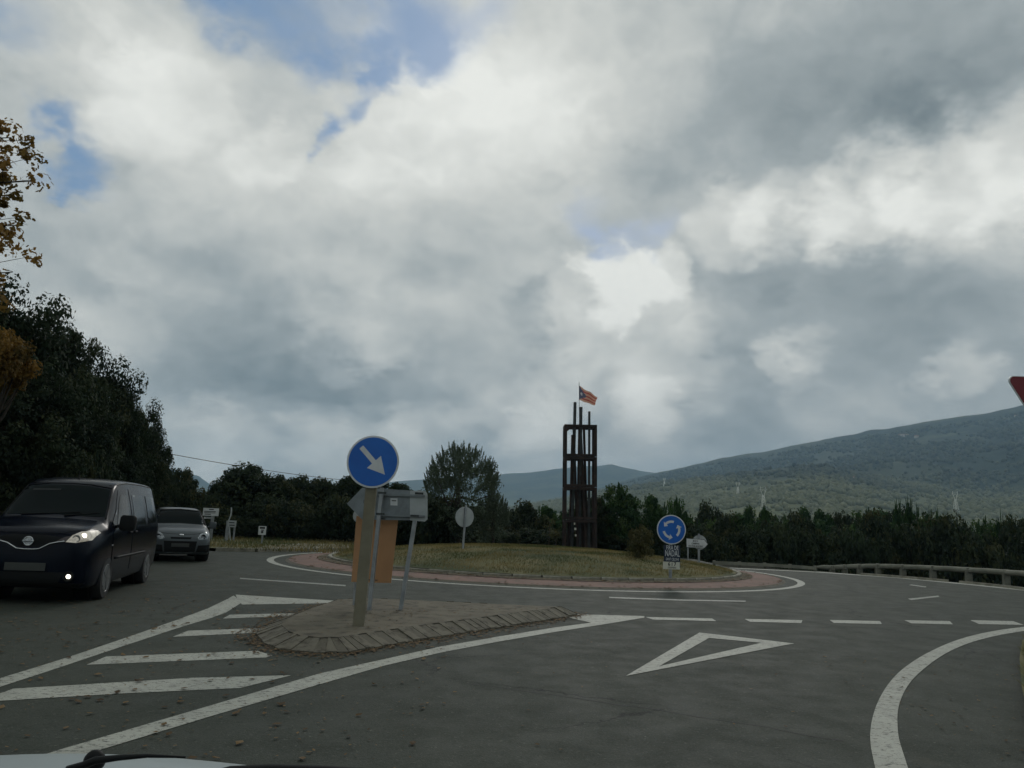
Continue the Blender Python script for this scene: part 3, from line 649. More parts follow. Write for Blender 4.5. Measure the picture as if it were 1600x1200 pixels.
def tree(px, py, Y, wpx, kind, label, group=None, name='tree', cat='tree', zbase=None):
    me, mt, H, Rw = PROTO[kind]; p = at(px, py, Y); zb = tz(p.x, p.y) if zbase is None else zbase; h = p.z - zb; dist = math.hypot(p.x, p.y)
    rw = wpx / FPX * dist / 2
    o = empty(name, (p.x, p.y, zb), label, cat, (0, 0, rt.uniform(0, 6.28)), group); o.scale = (rw / Rw, rw / Rw, h / H / 1.0)
    link('crown', me, o); link('trunk', mt, o); return o
GL = 'dark evergreen oaks massed at the left of the road'
UP = [(-150, 380, 15, 260, 'oak_c', 'huge dark oak beyond the left edge, behind the hanging autumn branches'), (-20, 420, 16.5, 200, 'oak_b', 'tallest dark oak in view, at the very left edge under the autumn branches'), (55, 458, 18.5, 190, 'oak_a', 'dark oak second from the left on the descending skyline'),
      (110, 505, 20, 150, 'oak_c', 'dark oak third from the left on the descending skyline'), (150, 545, 22, 140, 'oak_b', 'dark oak fourth from the left on the skyline, over the middle of the van'), (192, 592, 23, 110, 'oak_a', 'dark oak fifth from the left on the skyline, over the van door'),
      (222, 632, 25, 80, 'oak_c', 'narrow dark oak sixth from the left, over the rear of the van'), (238, 668, 27, 70, 'oak_b', 'small dark oak where the cable meets the left tree mass')]
for a in UP: tree(*a[:5], a[5], GL, 'evergreen_oak')
LOW = [(40, 560, 16, 190, 'oak_a', 'lower dark oak right behind the van windscreen'), (120, 640, 19, 150, 'oak_b', 'lower dark oak right above the van roof'), (180, 690, 22, 110, 'oak_c', 'lower dark oak just above the rear roof corner of the van'),
       (-120, 520, 14.5, 200, 'oak_b', 'lower dark oak beyond the left edge of the picture'), (230, 720, 26, 80, 'oak_a', 'lowest dark oak, directly over the gap between van and grey car')]
for a in LOW: tree(*a[:5], a[5], GL, 'evergreen_oak')
tree(285, 727, 34, 62, 'far_b', 'rounded dark tree at the right end of the left tree mass, above the grey car', name='evergreen_oak')
tree(252, 700, 31, 60, 'oak_c', 'dark oak just left of the rounded tree above the grey car', name='evergreen_oak')
tree(0, 512, 13.6, 92, 'yellow', 'orange and yellow leaved young tree among the dark oaks at the left edge', name='autumn_tree')
tree(150, 690, 17.5, 70, 'brush', 'brownish low shrub in front of the dark oaks behind the van roof', name='shrub', cat='shrub')
GM = 'dark rounded trees behind the far left verge'
mid = [(392, 727, 39, 125, 'far_a'), (352, 745, 38, 60, 'far_b'), (432, 737, 40, 90, 'far_b'), (468, 744, 41, 80, 'far_a'), (505, 743, 42, 85, 'far_b'), (548, 742, 42, 90, 'far_a'), (590, 746, 42, 90, 'far_b'), (632, 757, 42, 90, 'far_a'), (680, 775, 42, 90, 'far_b')]
mid.sort()
ML = ['low rounded tree at the left end of the far row, right of the gap', 'broad domed tree, the highest of the far row left of the blue arrow sign', 'tree on the right shoulder of the domed tree in the far row', 'fourth tree of the far row where the cable vanishes', 'fifth tree of the far row, midway between cable end and blue arrow sign',
      'far row tree directly left behind the blue arrow sign', 'far row tree directly behind the blue arrow sign', 'far row tree right behind the grey arrow shaped sign back', 'low far row tree between the grey sign back and the feathery tree']
for a, lb in zip(mid, ML): tree(*a, lb, GM, 'evergreen_oak')
for i in range(13): tree(345 + i * 27 + rt.uniform(-8, 8), 786 + rt.uniform(-24, 20), 36.5 + rt.uniform(-1, 1), 75, 'brush', 'low dark shrub filling the foot of the far left tree row', 'low shrubs at the foot of the far tree row', 'shrub', 'shrub')
for (px, py, Y, w, k) in ((340, 786, 70, 30, 'far_a'), (316, 778, 60, 26, 'far_b'), (325, 772, 80, 24, 'pine_a')): tree(px, py, Y, w, k, 'small hazy green tree far off in the gap above the white road sign', 'far trees seen through the gap', 'tree')
tree(724, 692, 34, 132, 'feather', 'tall feathery grey green tree with upswept branch tips behind the mound', name='feathery_tree')
tree(772, 768, 35, 60, 'feather', 'small feathery tree leaning out at the right foot of the tall one', name='feathery_tree')
tree(690, 770, 34.5, 100, 'brush', 'broad dark bush under the feathery tree, left of the round sign back', name='bush', cat='bush')
GB = 'trees beyond the roundabout to the left of the sculpture'
for (px, py, Y, w, k), lb in zip(((825, 784, 44, 80, 'far_a'), (790, 796, 43, 70, 'far_b'), (862, 787, 45, 70, 'pine_a'), (900, 788, 46, 70, 'far_b')), ('broad low domed tree between the feathery tree and the sculpture', 'low tree at the right foot of the feathery tree', 'low bristly pine just left of the sculpture', 'low tree seen through the legs of the sculpture')): tree(px, py, Y, w, k, lb, GB, 'tree')
tree(966, 752, 38, 78, 'pine_b', 'dark bushy tree with ragged top just right of the sculpture', name='pine_tree')
tree(930, 772, 38, 60, 'far_b', 'dark tree directly behind the right leg of the sculpture', name='tree')
tree(1024, 770, 39, 60, 'pine_a', 'dark tree with a notched top behind the roundabout sign', name='pine_tree')
tree(1058, 772, 40, 56, 'pine_b', 'second tree with notched top, just right above the roundabout sign', name='pine_tree')
tree(1105, 787, 46, 80, 'far_a', 'smooth rounded low tree behind the direction arrow sign', name='tree')
GR = 'wood of pines and oaks beyond the guard rail'
rl_ = [(1145, 800, 46, 60), (1183, 786, 46, 56), (1210, 797, 47, 50), (1238, 800, 50, 60), (1274, 788, 50, 62), (1310, 793, 52, 70), (1345, 789, 54, 70), (1378, 792, 52, 60), (1412, 783, 50, 60), (1445, 797, 48, 50), (1470, 802, 48, 44), (1505, 806, 46, 46), (1530, 802, 45, 50), (1560, 815, 44, 40), (1588, 800, 40, 50), (1625, 790, 40, 60), (1690, 780, 40, 80), (1760, 790, 40, 80)]
for i, (px, py, Y, w) in enumerate(rl_): tree(px, py, Y, w * 1.25, ('pine_b', 'pine_a', 'far_b')[i % 3], f'{ORD[i]} of the skyline trees in the wood right of the arrow direction sign', 'skyline trees of the right hand wood', 'pine_tree')
for (px, py, Y, w) in ((1432, 797, 47, 16), (1452, 800, 46, 14), (1466, 803, 46, 15), (1562, 807, 42, 14), (1578, 812, 42, 12), (1196, 793, 45, 15), (1402, 787, 47, 18), (1420, 784, 47, 18)): tree(px, py + 2, Y, w, 'spire', 'narrow spiky young pine standing up from the wood behind the guard rail', 'narrow spiky pines in the right hand wood', 'pine_tree')
for i in range(26):
    px = 790 + i * 36 + rt.uniform(-8, 8)
    tree(px, 820 + rt.uniform(-20, 16), 39.5 + rt.uniform(-1.5, 1), 84, ('brush', 'far_a', 'far_b')[i % 3], 'dark shrubby tree at the foot of the wood beyond the roundabout', 'shrubby growth at the foot of the wood', 'tree')
for i in range(30):
    px = 940 + i * 28 + rt.uniform(-8, 8)
    tree(px, 809 + rt.uniform(-12, 10) + (8 if px > 1400 else 0), 43 + rt.uniform(-2, 2), rt.uniform(66, 100), ('pine_a', 'far_b', 'pine_b', 'far_a')[i % 4], 'dark green tree in the wood behind the guard rail at the right', GR, 'pine_tree')
for i in range(22):     # lower belt further left and right so the wood has depth
    px = 330 + i * 22; tree(px, 790 + rt.uniform(-12, 5), 46 + rt.uniform(0, 6), 90, ('far_a', 'far_b')[i % 2], 'dark evergreen tree standing hidden in the second row behind the far left trees', 'second row behind the far left trees', 'evergreen_oak') if px < 780 else None
# shrub and saplings on the mound
p = gp(1000, 882, .3); o = empty('shrub', (p.x, p.y, mound_z(p.x, p.y) - .03), 'yellow green bushy shrub on the mound just left of the roundabout sign', 'shrub')
o.scale = (.65, .65, .78); link('crown', PROTO['shrub'][0], o); link('trunk', PROTO['shrub'][1], o)
def sapling(px, py, h, label, seed):
    p = gp(px, py, .42); o = empty('sapling', (p.x, p.y, mound_z(p.x, p.y) - .02), label, 'sapling'); r = random.Random(seed); mb = MB(); C = []
    mb.tube([(0, 0, 0), (.02, 0, h * .5), (0, .02, h)], [.014, .010, .004], 5)
    for k in range(9):
        z = h * r.uniform(.3, .9); a = r.uniform(0, 6.28); e = Vector((math.cos(a) * .16, math.sin(a) * .16, z + .16)); mb.tube([(0, 0, z), e], [.006, .002], 4); C.append(e)
    mb.build('stem', M['bark'], o); C = np.array([tuple(c) for c in C]); V, t_, k = leaf_cloud(C, np.full(len(C), .12), 260, .022, seed); link('foliage', foliage_mesh('foliage', V, t_, k, 'bush_leaf'), o)
sapling(857, 860, 1.0, 'thin yellowish sapling on the mound left of the sculpture', 5)
sapling(868, 862, .6, 'small wispy sapling right beside the sculpture base', 6)

# autumn tree whose branches hang in at the upper left
o = empty('autumn_tree', (-9.6, 8.6, .05), 'tree with brown and orange lobed leaves hanging into the upper left', 'tree')
mb = MB(); base = Vector((0, 0, 0)); top = Vector((.2, .2, 5.6)); mb.tube([(0, 0, -.3), (.05, 0, 1.5), (.1, .1, 3.4), top, (.1, .2, 7.4)], [.22, .17, .13, .09, .03], 9)
ra = random.Random(11); C = []; Rr = []
tips = [at(x, y, Yd) - Vector((-9.6, 8.6, .05)) for x, y, Yd in ((18, 215, 9.4), (48, 283, 9.3), (20, 262, 9.6), (-20, 240, 9.0), (28, 352, 9.6), (-5, 330, 9.2), (20, 425, 9.4), (-20, 400, 9.0), (5, 300, 9.8), (-60, 260, 9.4), (-60, 350, 9.0), (-110, 300, 9.4), (-80, 200, 9.6), (-130, 380, 9), (-150, 230, 9), (-200, 300, 9.6), (12, 385, 9.8))]
for tp in tips:
    s_ = Vector((.1, .1, min(5.4, max(2.5, tp.z - 1.2)))); m_ = s_.lerp(tp, .55) + Vector((0, 0, .25)); mb.tube([s_, m_, tp], [.045, .022, .006], 6)
    for k in range(22):
        c = m_.lerp(tp, ra.uniform(.0, 1.02)) + Vector((ra.gauss(0, .10), ra.gauss(0, .16), ra.gauss(0, .17))); mb.tube([m_.lerp(tp, ra.uniform(.1, .9)), c], [.008, .003], 4); C.append(c); Rr.append(ra.uniform(.08, .20))
for k in range(90):
    a = ra.uniform(0, 6.28); c = Vector((math.cos(a) * ra.uniform(.3, 2.0) - .9, math.sin(a) * ra.uniform(.3, 2.0), ra.uniform(3.6, 7.6))); C.append(c); Rr.append(ra.uniform(.2, .4))
mb.build('trunk', M['bark'], o, True)
V, t_, k = leaf_cloud(np.array([tuple(c) for c in C]), np.array(Rr), 19000, .036, 77, shape='lobed'); link('crown', foliage_mesh('crown', V, t_, k, 'dry_autumn_leaf'), o)

# ------------------------------------------------------------------ traffic island signs
def round_pole(o, h, w, d, m, lean=0, name='post'):
    return MB().box((0, 0, h / 2 - .1), (w, d, h + .2), None, .008).build(name, M[m], o)
def disc_front(o, r, z, y, label=None, extra=None):
    MB().lathe([(r * .985, y + .012), (r, y + .004), (r, y - .006), (r * .93, y - .008)], 48, Matrix.Translation((0, 0, z))).build('rim', M['sign_white'], o)
    return MB().lathe([(.0001, y - .0095), (r * .93, y - .0095), (r * .93, y - .004)], 48, Matrix.Translation((0, 0, z))).build('sign_face', M['sign_blue'], o)
def lean_to(p0, px, py):   # rotation of a post so that its top falls on the pixel
    t_ = at(px, py, p0.y); v = t_ - p0; return math.atan2(v.x, v.z), v.length
b0 = gp(560, 978, HI); an, Ln = lean_to(b0, 584, 722)
o = empty('keep_right_sign', tuple(b0), 'round blue sign with white arrow pointing down right, on the traffic island', 'road sign', (0, an, 0))
dist = b0.y; rs = 40.5 / FPX * dist
MB().box((0, 0, Ln / 2 + .05), (.135, .06, Ln + .15), None, .008).build('post', M['dull_post'], o)
face = disc_front(o, rs, Ln, -.06)
ar = [(-.13, 1), (.13, 1), (.13, -.05), (.48, -.05), (0, -.95), (-.48, -.05), (-.13, -.05)]; th = R(45) ; s_ = rs * .72
def rot2(P, t_, s_=1, dx=0, dz=0): return [((x * math.cos(t_) - z * math.sin(t_)) * s_ + dx, (x * math.sin(t_) + z * math.cos(t_)) * s_ + dz) for x, z in P]
MB().prism(rot2(ar, th, s_, rs * .02, Ln + rs * .02), -.0715, -.0690).build('arrow', M['sign_white'], face)
MB().box((0, -.035, Ln + .12), (.14, .03, .03)).box((0, -.035, Ln - .12), (.14, .03, .03)).build('bracket', M['galv'], o)

pA = gp(577, 953, HI); pB = gp(626, 953, HI); aA, LA = lean_to(pA, 597, 762); aB, LB = lean_to(pB, 655, 766)
o = empty('direction_sign', tuple(pA), 'grey back of an arrow shaped sign on two leaning steel posts on the traffic island', 'road sign')
def post_between(a, tpx, tpy, w, name, mat):
    t_ = at(tpx, tpy, a.y); mb = MB(); d = (t_ - a); mb.beam(tuple(a - pA - d.normalized() * .2), tuple(t_ - pA), w, .05); return mb.build(name, M[mat], o)
post_between(pA, 597, 762, .088, 'post', 'galv'); post_between(pB, 656, 766, .115, 'post', 'galv')
yb = pA.y + .10
def plane_pts(pix, Y): return [at(x, y, Y) - pA for x, y in pix]
def slab(pix, Y, th_, name, mat, parent, off=None):
    P = plane_pts(pix, Y); mb = MB(); mb.prism([(p.x, p.z) for p in P], Y - pA.y, Y - pA.y + th_); return mb.build(name, M[mat], parent)
slab([(542, 787), (566, 762), (575, 762), (575, 812), (566, 812)], yb, .006, 'arrow_panel', 'alu_back', o)
slab([(575.3, 762.3), (640, 766.3), (640, 813), (575.3, 812)], yb, .006, 'panel', 'alu_back', o)
slab([(640.3, 766.3), (665, 767.5), (668, 772), (668, 811), (664, 815), (640.3, 813)], yb - .012, .006, 'panel', 'alu_disc', o)
mb = MB()
for y_ in (772, 804):
    a_, c_ = at(575, y_, yb - .02) - pA, at(664, y_ + 3, yb - .02) - pA; mb.beam(a_, c_, .03, .03)
mb.build('rail', M['alu_back'], o)
mb = MB()
for x_, y_ in ((597, 770), (594, 803), (655, 771), (648, 806)):
    c_ = at(x_, y_, pA.y - .04) - pA; mb.box(tuple(c_), (.12, .02, .03))
mb.build('clamp', M['dark_steel'], o)
st = slab([(610, 778), (621, 778.5), (621, 790), (610, 789.5)], yb - .004, .003, 'sticker', 'sign_white', o)
slab([(612, 781.5), (619, 781.8), (619, 783.3), (612, 783)], yb - .006, .001, 'print', 'print_black', st); 
cE = at(569, 784, yb - .004) - pA; text_part('marking', 'B', .07, M['print_black'], o, tuple(cE), sx=.6)
# orange board and small round plate seen from behind
Yo = pA.y + .22
o2 = empty('poster_board', tuple(pA + Vector((0, .22, 0))), 'tall orange brown back of a poster board tied between the island posts', 'poster board')
P = [at(x, y, Yo) - (pA + Vector((0, .22, 0))) for x, y in ((557, 806), (622, 812), (611, 911), (549, 909))]
MB().prism([(p.x, p.z) for p in P], -.004, .006).build('board', M['orange_board'], o2)
mb = MB(); a_ = at(573, 906, Yo - .1) - (pA + Vector((0, .22, 0))); c_ = at(590, 906.5, Yo - .1) - (pA + Vector((0, .22, 0))); mb.beam(a_, c_, .012, .012); mb.beam(at(590, 810, Yo - .12) - pA - Vector((0, .22, 0)), at(602, 811, Yo - .12) - pA - Vector((0, .22, 0)), .012, .012); mb.build('tie', M['print_black'], o2)
o3 = empty('small_round_sign', tuple(pA + Vector((-.12, .5, 0))), 'small round sign back peeping out left of the island posts below the arrow panel', 'road sign')
cc = at(563, 806, pA.y + .5) - Vector(o3.location); MB().lathe([(.0001, -.004), (.10, -.004), (.11, 0), (.11, .004), (.0001, .006)], 32, Matrix.Translation(cc)).build('disc', M['alu_disc'], o3)
MB().box((cc.x, .03, cc.z / 2), (.04, .04, cc.z + .15)).build('post', M['galv'], o3)
# cable tie down the post
MB().tube([(-.045, -.03, .05), (-.05, -.035, .5), (-.02, -.035, 1.3)], .006, 5).build('cable', M['print_black'], o)

# ------------------------------------------------------------------ roundabout sign with the fair poster
def mound_obj(px, py): 
    p = gp(px, py, .3)
    for _ in range(4): p = gp(px, py, mound_z(p.x, p.y))
    return p
p = mound_obj(1047, 893); o = empty('roundabout_sign', tuple(p), 'round blue sign with three white circling arrows on the near right of the mound', 'road sign')
c = at(1049, 827.5, p.y) - p; rs = 22.3 / FPX * p.y
MB().box((c.x * .5, .03, c.z / 2), (.07, .05, c.z + .3), None, .006).build('post', M['galv'], o)
ob = MB().lathe([(rs * .985, .012), (rs, .004), (rs, -.006), (rs * .93, -.008)], 48, Matrix.Translation(c)).build('rim', M['sign_white'], o)
face = MB().lathe([(.0001, -.0095), (rs * .93, -.0095), (rs * .93, -.004)], 48, Matrix.Translation(c)).build('sign_face', M['sign_blue'], o)
for k in range(3):
    t0 = R(118 + 120 * k - 60 + 15); t1 = t0 + R(62); r1, r2 = rs * .46, rs * .62; P = []
    for j in range(9): a = t0 + (t1 - t0) * j / 8; P.append((r2 * math.cos(a), r2 * math.sin(a)))
    rm = (r1 + r2) / 2
    P += [(rs * .74 * math.cos(t1), rs * .74 * math.sin(t1)), (rm * math.cos(t1 + R(24)), rm * math.sin(t1 + R(24))), (rs * .33 * math.cos(t1), rs * .33 * math.sin(t1))]
    for j in range(9): a = t1 + (t0 - t1) * j / 8; P.append((r1 * math.cos(a), r1 * math.sin(a)))
    MB().prism([(x + c.x, z + c.z) for x, z in P], -.0125, -.010).build('arrow', M['sign_white'], face)
po = empty('fair_poster', tuple(p + Vector((0, -.03, 0))), 'dark FIRA DE NADAL poster with cream date strip, under the roundabout sign', 'poster')
k_ = p.y / FPX; pc = at(1050, 869, p.y - .03) - p - Vector((0, -.03, 0))
MB().box((pc.x, 0, pc.z + .0), (25 * k_, .008, 33 * k_)).build('panel', M['poster_dark'], po)
MB().box((pc.x - 1 * k_, -.006, pc.z - 14.0 * k_), (25.5 * k_, .006, 11 * k_)).build('date_strip', M['poster_cream'], po)
for body, dz, size, sx, m_ in (('FIRA DE', 12.3, 9.0, .60, 'sign_white'), ('NADAL', 3.8, 13.5, .50, 'sign_white'), ('SANT CELONI', -4.8, 5.6, .56, 'sign_white')):
    text_part('lettering', body, size * k_, M[m_], po, (pc.x + .4 * k_, -.006, pc.z + dz * k_), sx=sx, bold=.03 * k_)
text_part('lettering', '6 i 7', 7.5 * k_, M['print_black'], po, (pc.x, -.011, pc.z - 12 * k_), sx=.95, bold=.2 * k_)
text_part('lettering', 'DESEMBRE', 3.2 * k_, M['print_black'], po, (pc.x, -.011, pc.z - 17 * k_), sx=.85)

# left round sign seen from behind
p = gp(723, 857, .55); p = mound_obj(723, 861); o = empty('round_sign', tuple(p), 'grey back of a round sign on a slim post on the left mound crest', 'road sign', (0, 0, R(28)))
Yd = p.y; c = at(727, 808, Yd) - p; rs = 15.5 / FPX * Yd
MB().box((0, 0, c.z / 2 + .1), (.06, .04, c.z + .5), None, .005).build('post', M['galv'], o, rot=(0, math.atan2(c.x, c.z), 0))
MB().lathe([(.0001, .03), (rs * .96, .03), (rs, .036), (rs, .05), (.0001, .05)], 40, Matrix.Translation((c.x, 0, c.z))).build('disc', M['alu_disc'], o)
MB().box((c.x, .018, c.z), (.05, .03, rs * 1.9)).build('stiffener', M['dark_steel'], o)

# white arrow direction sign at the right and the round sign behind it
Yq = CY + 1.2
p = at(1073, 880, Yq); p.z = mound_z(p.x, p.y) if math.hypot(p.x - CX, p.y - CY) < RK else .02
o = empty('arrow_direction_sign', tuple(p), 'white arrow shaped direction sign with black lettering, right of the roundabout sign', 'road sign')
def rel(x, y, Y=Yq): return at(x, y, Y) - p
P = [rel(1072.7, 841.5), rel(1100, 843.5), rel(1105.6, 850.2), rel(1100.5, 856), rel(1073, 854.8)]
pn = MB().prism([(v.x, v.z) for v in P], -.01, .01).build('panel', M['sign_white'], o)
P2 = [rel(1072.0, 840.9), rel(1100.3, 842.8), rel(1106.6, 850.2), rel(1100.8, 856.7), rel(1072.2, 855.5)]; MB().prism([(v.x, v.z) for v in P2], .002, .012).build('border', M['print_black'], o)
k_ = Yq / FPX
for body, x, y, sz, sx in (('BV-5114', 1086.5, 845.5, 3.6, .62), ('CAMPINS', 1086.5, 849.5, 3.6, .8), ("STA. FE DEL MONTSENY", 1087, 853.4, 3.0, .68)):
    v = rel(x, y); text_part('lettering', body, sz * k_, M['print_black'], pn, (v.x, -.012, v.z), sx=sx, bold=.1 * k_)
for x in (1075.5, 1092.5):
    a_ = rel(x, 855); w_ = (.04 if x < 1080 else .07); MB().box((a_.x, .045, a_.z / 2 + .02), (w_, .04, a_.z + .3), None, .004).build('post', M['galv'], o)
o = empty('round_sign', tuple(p + Vector((.5, .4, 0))), 'round sign back half hidden by the white arrow direction sign', 'road sign')
c = at(1093, 847.5, Yq + .4) - Vector(o.location); rs = 11 / FPX * Yq
MB().lathe([(.0001, -.004), (rs, -.004), (rs * 1.02, .0), (rs, .01), (.0001, .01)], 36, Matrix.Translation(c)).build('disc', M['alu_disc'], o)
MB().box((c.x - .03, -.03, c.z / 2), (.06, .04, c.z + rs * 2 + .1)).build('post', M['galv'], o)

# ------------------------------------------------------------------ far left signs
def flat_sign(x0, y0, x1, y1, Y, pxb, name, label, posts, lines, mat='sign_white', cat='road sign'):
    a, b_ = at(x0, y0, Y), at(x1, y1, Y); base = Vector(((a.x + b_.x) / 2, Y, tz((a.x + b_.x) / 2, Y))); base.z = .1
    o = empty(name, tuple(base), label, cat); w = b_.x - a.x; h = a.z - b_.z; c = Vector((0, 0, (a.z + b_.z) / 2 - base.z)); k = Y / FPX
    f_ = MB().box(tuple(c), (w, .03, h), None, .004).build('panel', M[mat], o)
    for x in posts: MB().box((x * w / 2, .045, (c.z - h / 2) / 2), (.06, .05, c.z - h / 2 + .25 + h)).build('post', M['galv'], o)
    for (lx, lz, lw, lh) in lines: MB().box((c.x + lx * w / 2, -.0165, c.z + lz * h / 2), (lw * w, .003, lh * h)).build('lettering', M['print_black'], f_)
    return o
flat_sign(318, 793.5, 341, 806.5, 33, 330, 'direction_board', 'white rectangular direction board with lines of dark lettering beside the grey car', (0.35,), ((.05, .68, .3, .13), (-.1, .12, .75, .10), (-.1, -.22, .72, .08), (-.35, -.6, .4, .10)))
flat_sign(319, 807.5, 334, 811, 33.2, 330, 'direction_plate', 'small white plate under the direction board beside the grey car', (0.5,), ((0, 0, .7, .25),))
flat_sign(356, 813, 368.5, 824, 32.5, 362, 'small_direction_sign', 'small grey white sign on three thin posts on the left verge', (-1.15, -.75, .65), ((0, .35, .6, .15), (.1, -.4, .6, .15)), 'alu_disc')
f_ = flat_sign(404.5, 822, 415, 836, 31.5, 409, 'verge_poster', 'small black and white poster on a thin stake on the far left verge', (0.1,), ((0, .62, .7, .22), (.1, .1, .35, .12), (.05, -.35, .3, .25)), 'sign_white', 'poster')
p = at(359, 850, 33.5); o = empty('bent_pole', (p.x, p.y, .1), 'thin pale bent pole rising behind the small grey sign on the left verge', 'pole')
MB().tube([Vector((0, 0, 0)), at(357.5, 813, 33.5) - Vector(o.location), at(360.5, 806, 33.5) - Vector(o.location), at(361.5, 799, 33.5) - Vector(o.location), at(361.5, 793, 33.5) - Vector(o.location)], .03, 6).build('shaft', M['alu_disc'], o)
# overhead cable
A, B = at(-200, 610, 30), at(560, 752, 75); V = []
pts = [A.lerp(B, t_) + Vector((0, 0, -1.0 * 4 * t_ * (1 - t_) * .5)) for t_ in np.linspace(0, 1, 24)]
mb = MB(); mb.tube(pts, .022, 5); tag(mb.build('overhead_cable', M['print_black']), 'thin black cable sagging across the sky above the left trees', 'cable')

# ------------------------------------------------------------------ give way sign at the right edge
Yg = 8.2; c = at(1632, 612, Yg); s_ = .9
o = empty('give_way_sign', (c.x + .03, Yg, .08), 'red bordered triangular give way sign cut off by the right edge', 'road sign')
def tri_r(sz, rc, n=6):
    P = []; cs = [(-sz / 2, 0), (sz / 2, 0), (0, -sz * .866)]
    for i in range(3):
        a, b_, d_ = Vector(cs[i - 1]), Vector(cs[i]), Vector(cs[(i + 1) % 3]); u, w = (a - b_).normalized(), (d_ - b_).normalized(); bis = (u + w).normalized(); ctr = b_ + bis * rc * 2
        s0, s1 = b_ + u * rc * 1.732, b_ + w * rc * 1.732
        a0 = math.atan2(s0.y - ctr.y, s0.x - ctr.x); a1 = math.atan2(s1.y - ctr.y, s1.x - ctr.x); dd = (a1 - a0 + math.pi) % (2 * math.pi) - math.pi
        P += [(ctr.x + rc * math.cos(a0 + dd * j / n), ctr.y + rc * math.sin(a0 + dd * j / n)) for j in range(n + 1)]
    return P
left = at(1582, 0, Yg).x; z0 = at(1600, 588, Yg).z - .08; xc = at(1581.5, 608, Yg).x + s_ / 2 - (c.x + .03) - .055
MB().prism([(x + xc, z + z0) for x, z in tri_r(s_ + .03, .055)], -.004, .010).build('edge', M['sign_white'], o)
MB().prism([(x + xc, z + z0 - .008) for x, z in tri_r(s_, .05)], -.008, -.004).build('border', M['sign_red'], o)
MB().prism([(x + xc, z + z0 - .10) for x, z in tri_r(s_ - .34, .02)], -.011, -.0082).build('sign_face', M['sign_white'], o)
MB().box((xc, .045, z0 / 2), (.08, .05, z0 + .1), None, .006).build('post', M['galv'], o)
# ------------------------------------------------------------------ guard rails
rp = [(1276, 891.5, 889), (1300, 887.3, 0), (1320, 886.2, 0), (1343, 885.2, 0), (1372, 884.8, 0), (1411, 886, 0), (1458, 887.8, 0), (1514, 890.8, 0), (1573, 894.5, 0), (1640, 899.5, 0), (1720, 906, 0), (1820, 915, 0)]
base_y = [(1276, 896), (1300, 897.5), (1320, 898.5), (1343, 900), (1372, 902), (1411, 905), (1458, 909), (1514, 914), (1573, 920), (1640, 929), (1720, 941), (1820, 957)]
o = empty('guard_rail', tuple(gp(1411, 904)), 'long weathered grey rail on short posts curving along the outer road edge at the right', 'guard rail'); O = Vector(o.location)
rails = []
for (x, y, _), (_, yb_) in zip(rp, base_y):
    g0 = gp(x, yb_ - 5); g0 = g0 * 1.0; d = Vector((g0.x - CX, g0.y - CY, 0)).normalized(); b_ = Vector((g0.x, g0.y, 0)) ; t_ = at(x, y, b_.y); rails.append((b_, Vector((b_.x, b_.y, max(.12, t_.z)))))
for i in range(1, len(rails)):
    b_, t_ = rails[i]
    MB().box((0, 0, t_.z / 2 - .1), (.20, .14, t_.z + .1), None, .01).build('post', M['rail_post'], o, loc=tuple(Vector((b_.x, b_.y, 0)) - O))
for i in range(len(rails) - 1):
    a, b_ = rails[i][1] - O, rails[i + 1][1] - O; d = (b_ - a) * .012; r0_ = .05 if i == 0 else .095
    MB().tube([a + d, a.lerp(b_, .5) + Vector((0, 0, .01)), b_ - d], [r0_, .095, .097], 10).build('rail', M['rail_wood'], o, 'auto')
    if i: MB().box((0, -.02, 0), (.14, .2, .2), None, .03).build('bracket', M['rail_post'], o, loc=tuple(a))
for (s0, s1) in ((1345, 1482), (1500, 1760)):
    pts = []; nn = 7 if s0 < 1400 else 10
    xs = np.linspace(s0, s1, nn)
    for j in range(nn - 1):
        y0_, y1_ = [float(np.interp(x, [b[0] for b in base_y], [b[1] for b in base_y])) for x in (xs[j], xs[j + 1] - .6)]
        a, b_ = gp(xs[j], y0_ - 1.5), gp(xs[j + 1] - .6, y1_ - 1.5); mb = MB(); mb.beam((a.x, a.y, .03), (b_.x, b_.y, .03), .10, .10)
        tag(mb.build('kerb_edge', M['kerb_ring']), kind='structure')
o = empty('low_guard_rail', tuple(gp(1200, 887)), 'low thin grey rail running behind the roundabout towards the end of the long rail', 'guard rail'); O = Vector(o.location)
prev = None
for x, y in ((1120, 884.2), (1160, 886), (1200, 888), (1240, 890.5), (1280, 893.2)):
    b_ = gp(x, y + 1); t_ = Vector((b_.x, b_.y + .3, .13))
    MB().box((0, 0, .0), (.1, .1, .30)).build('post', M['rail_post'], o, loc=tuple(t_ - O + Vector((0, .08, -.06))))
    if prev: MB().beam(prev - O, (t_ - O).lerp(prev - O, .01), .05, .12).build('rail', M['rail_wood'], o)
    prev = t_

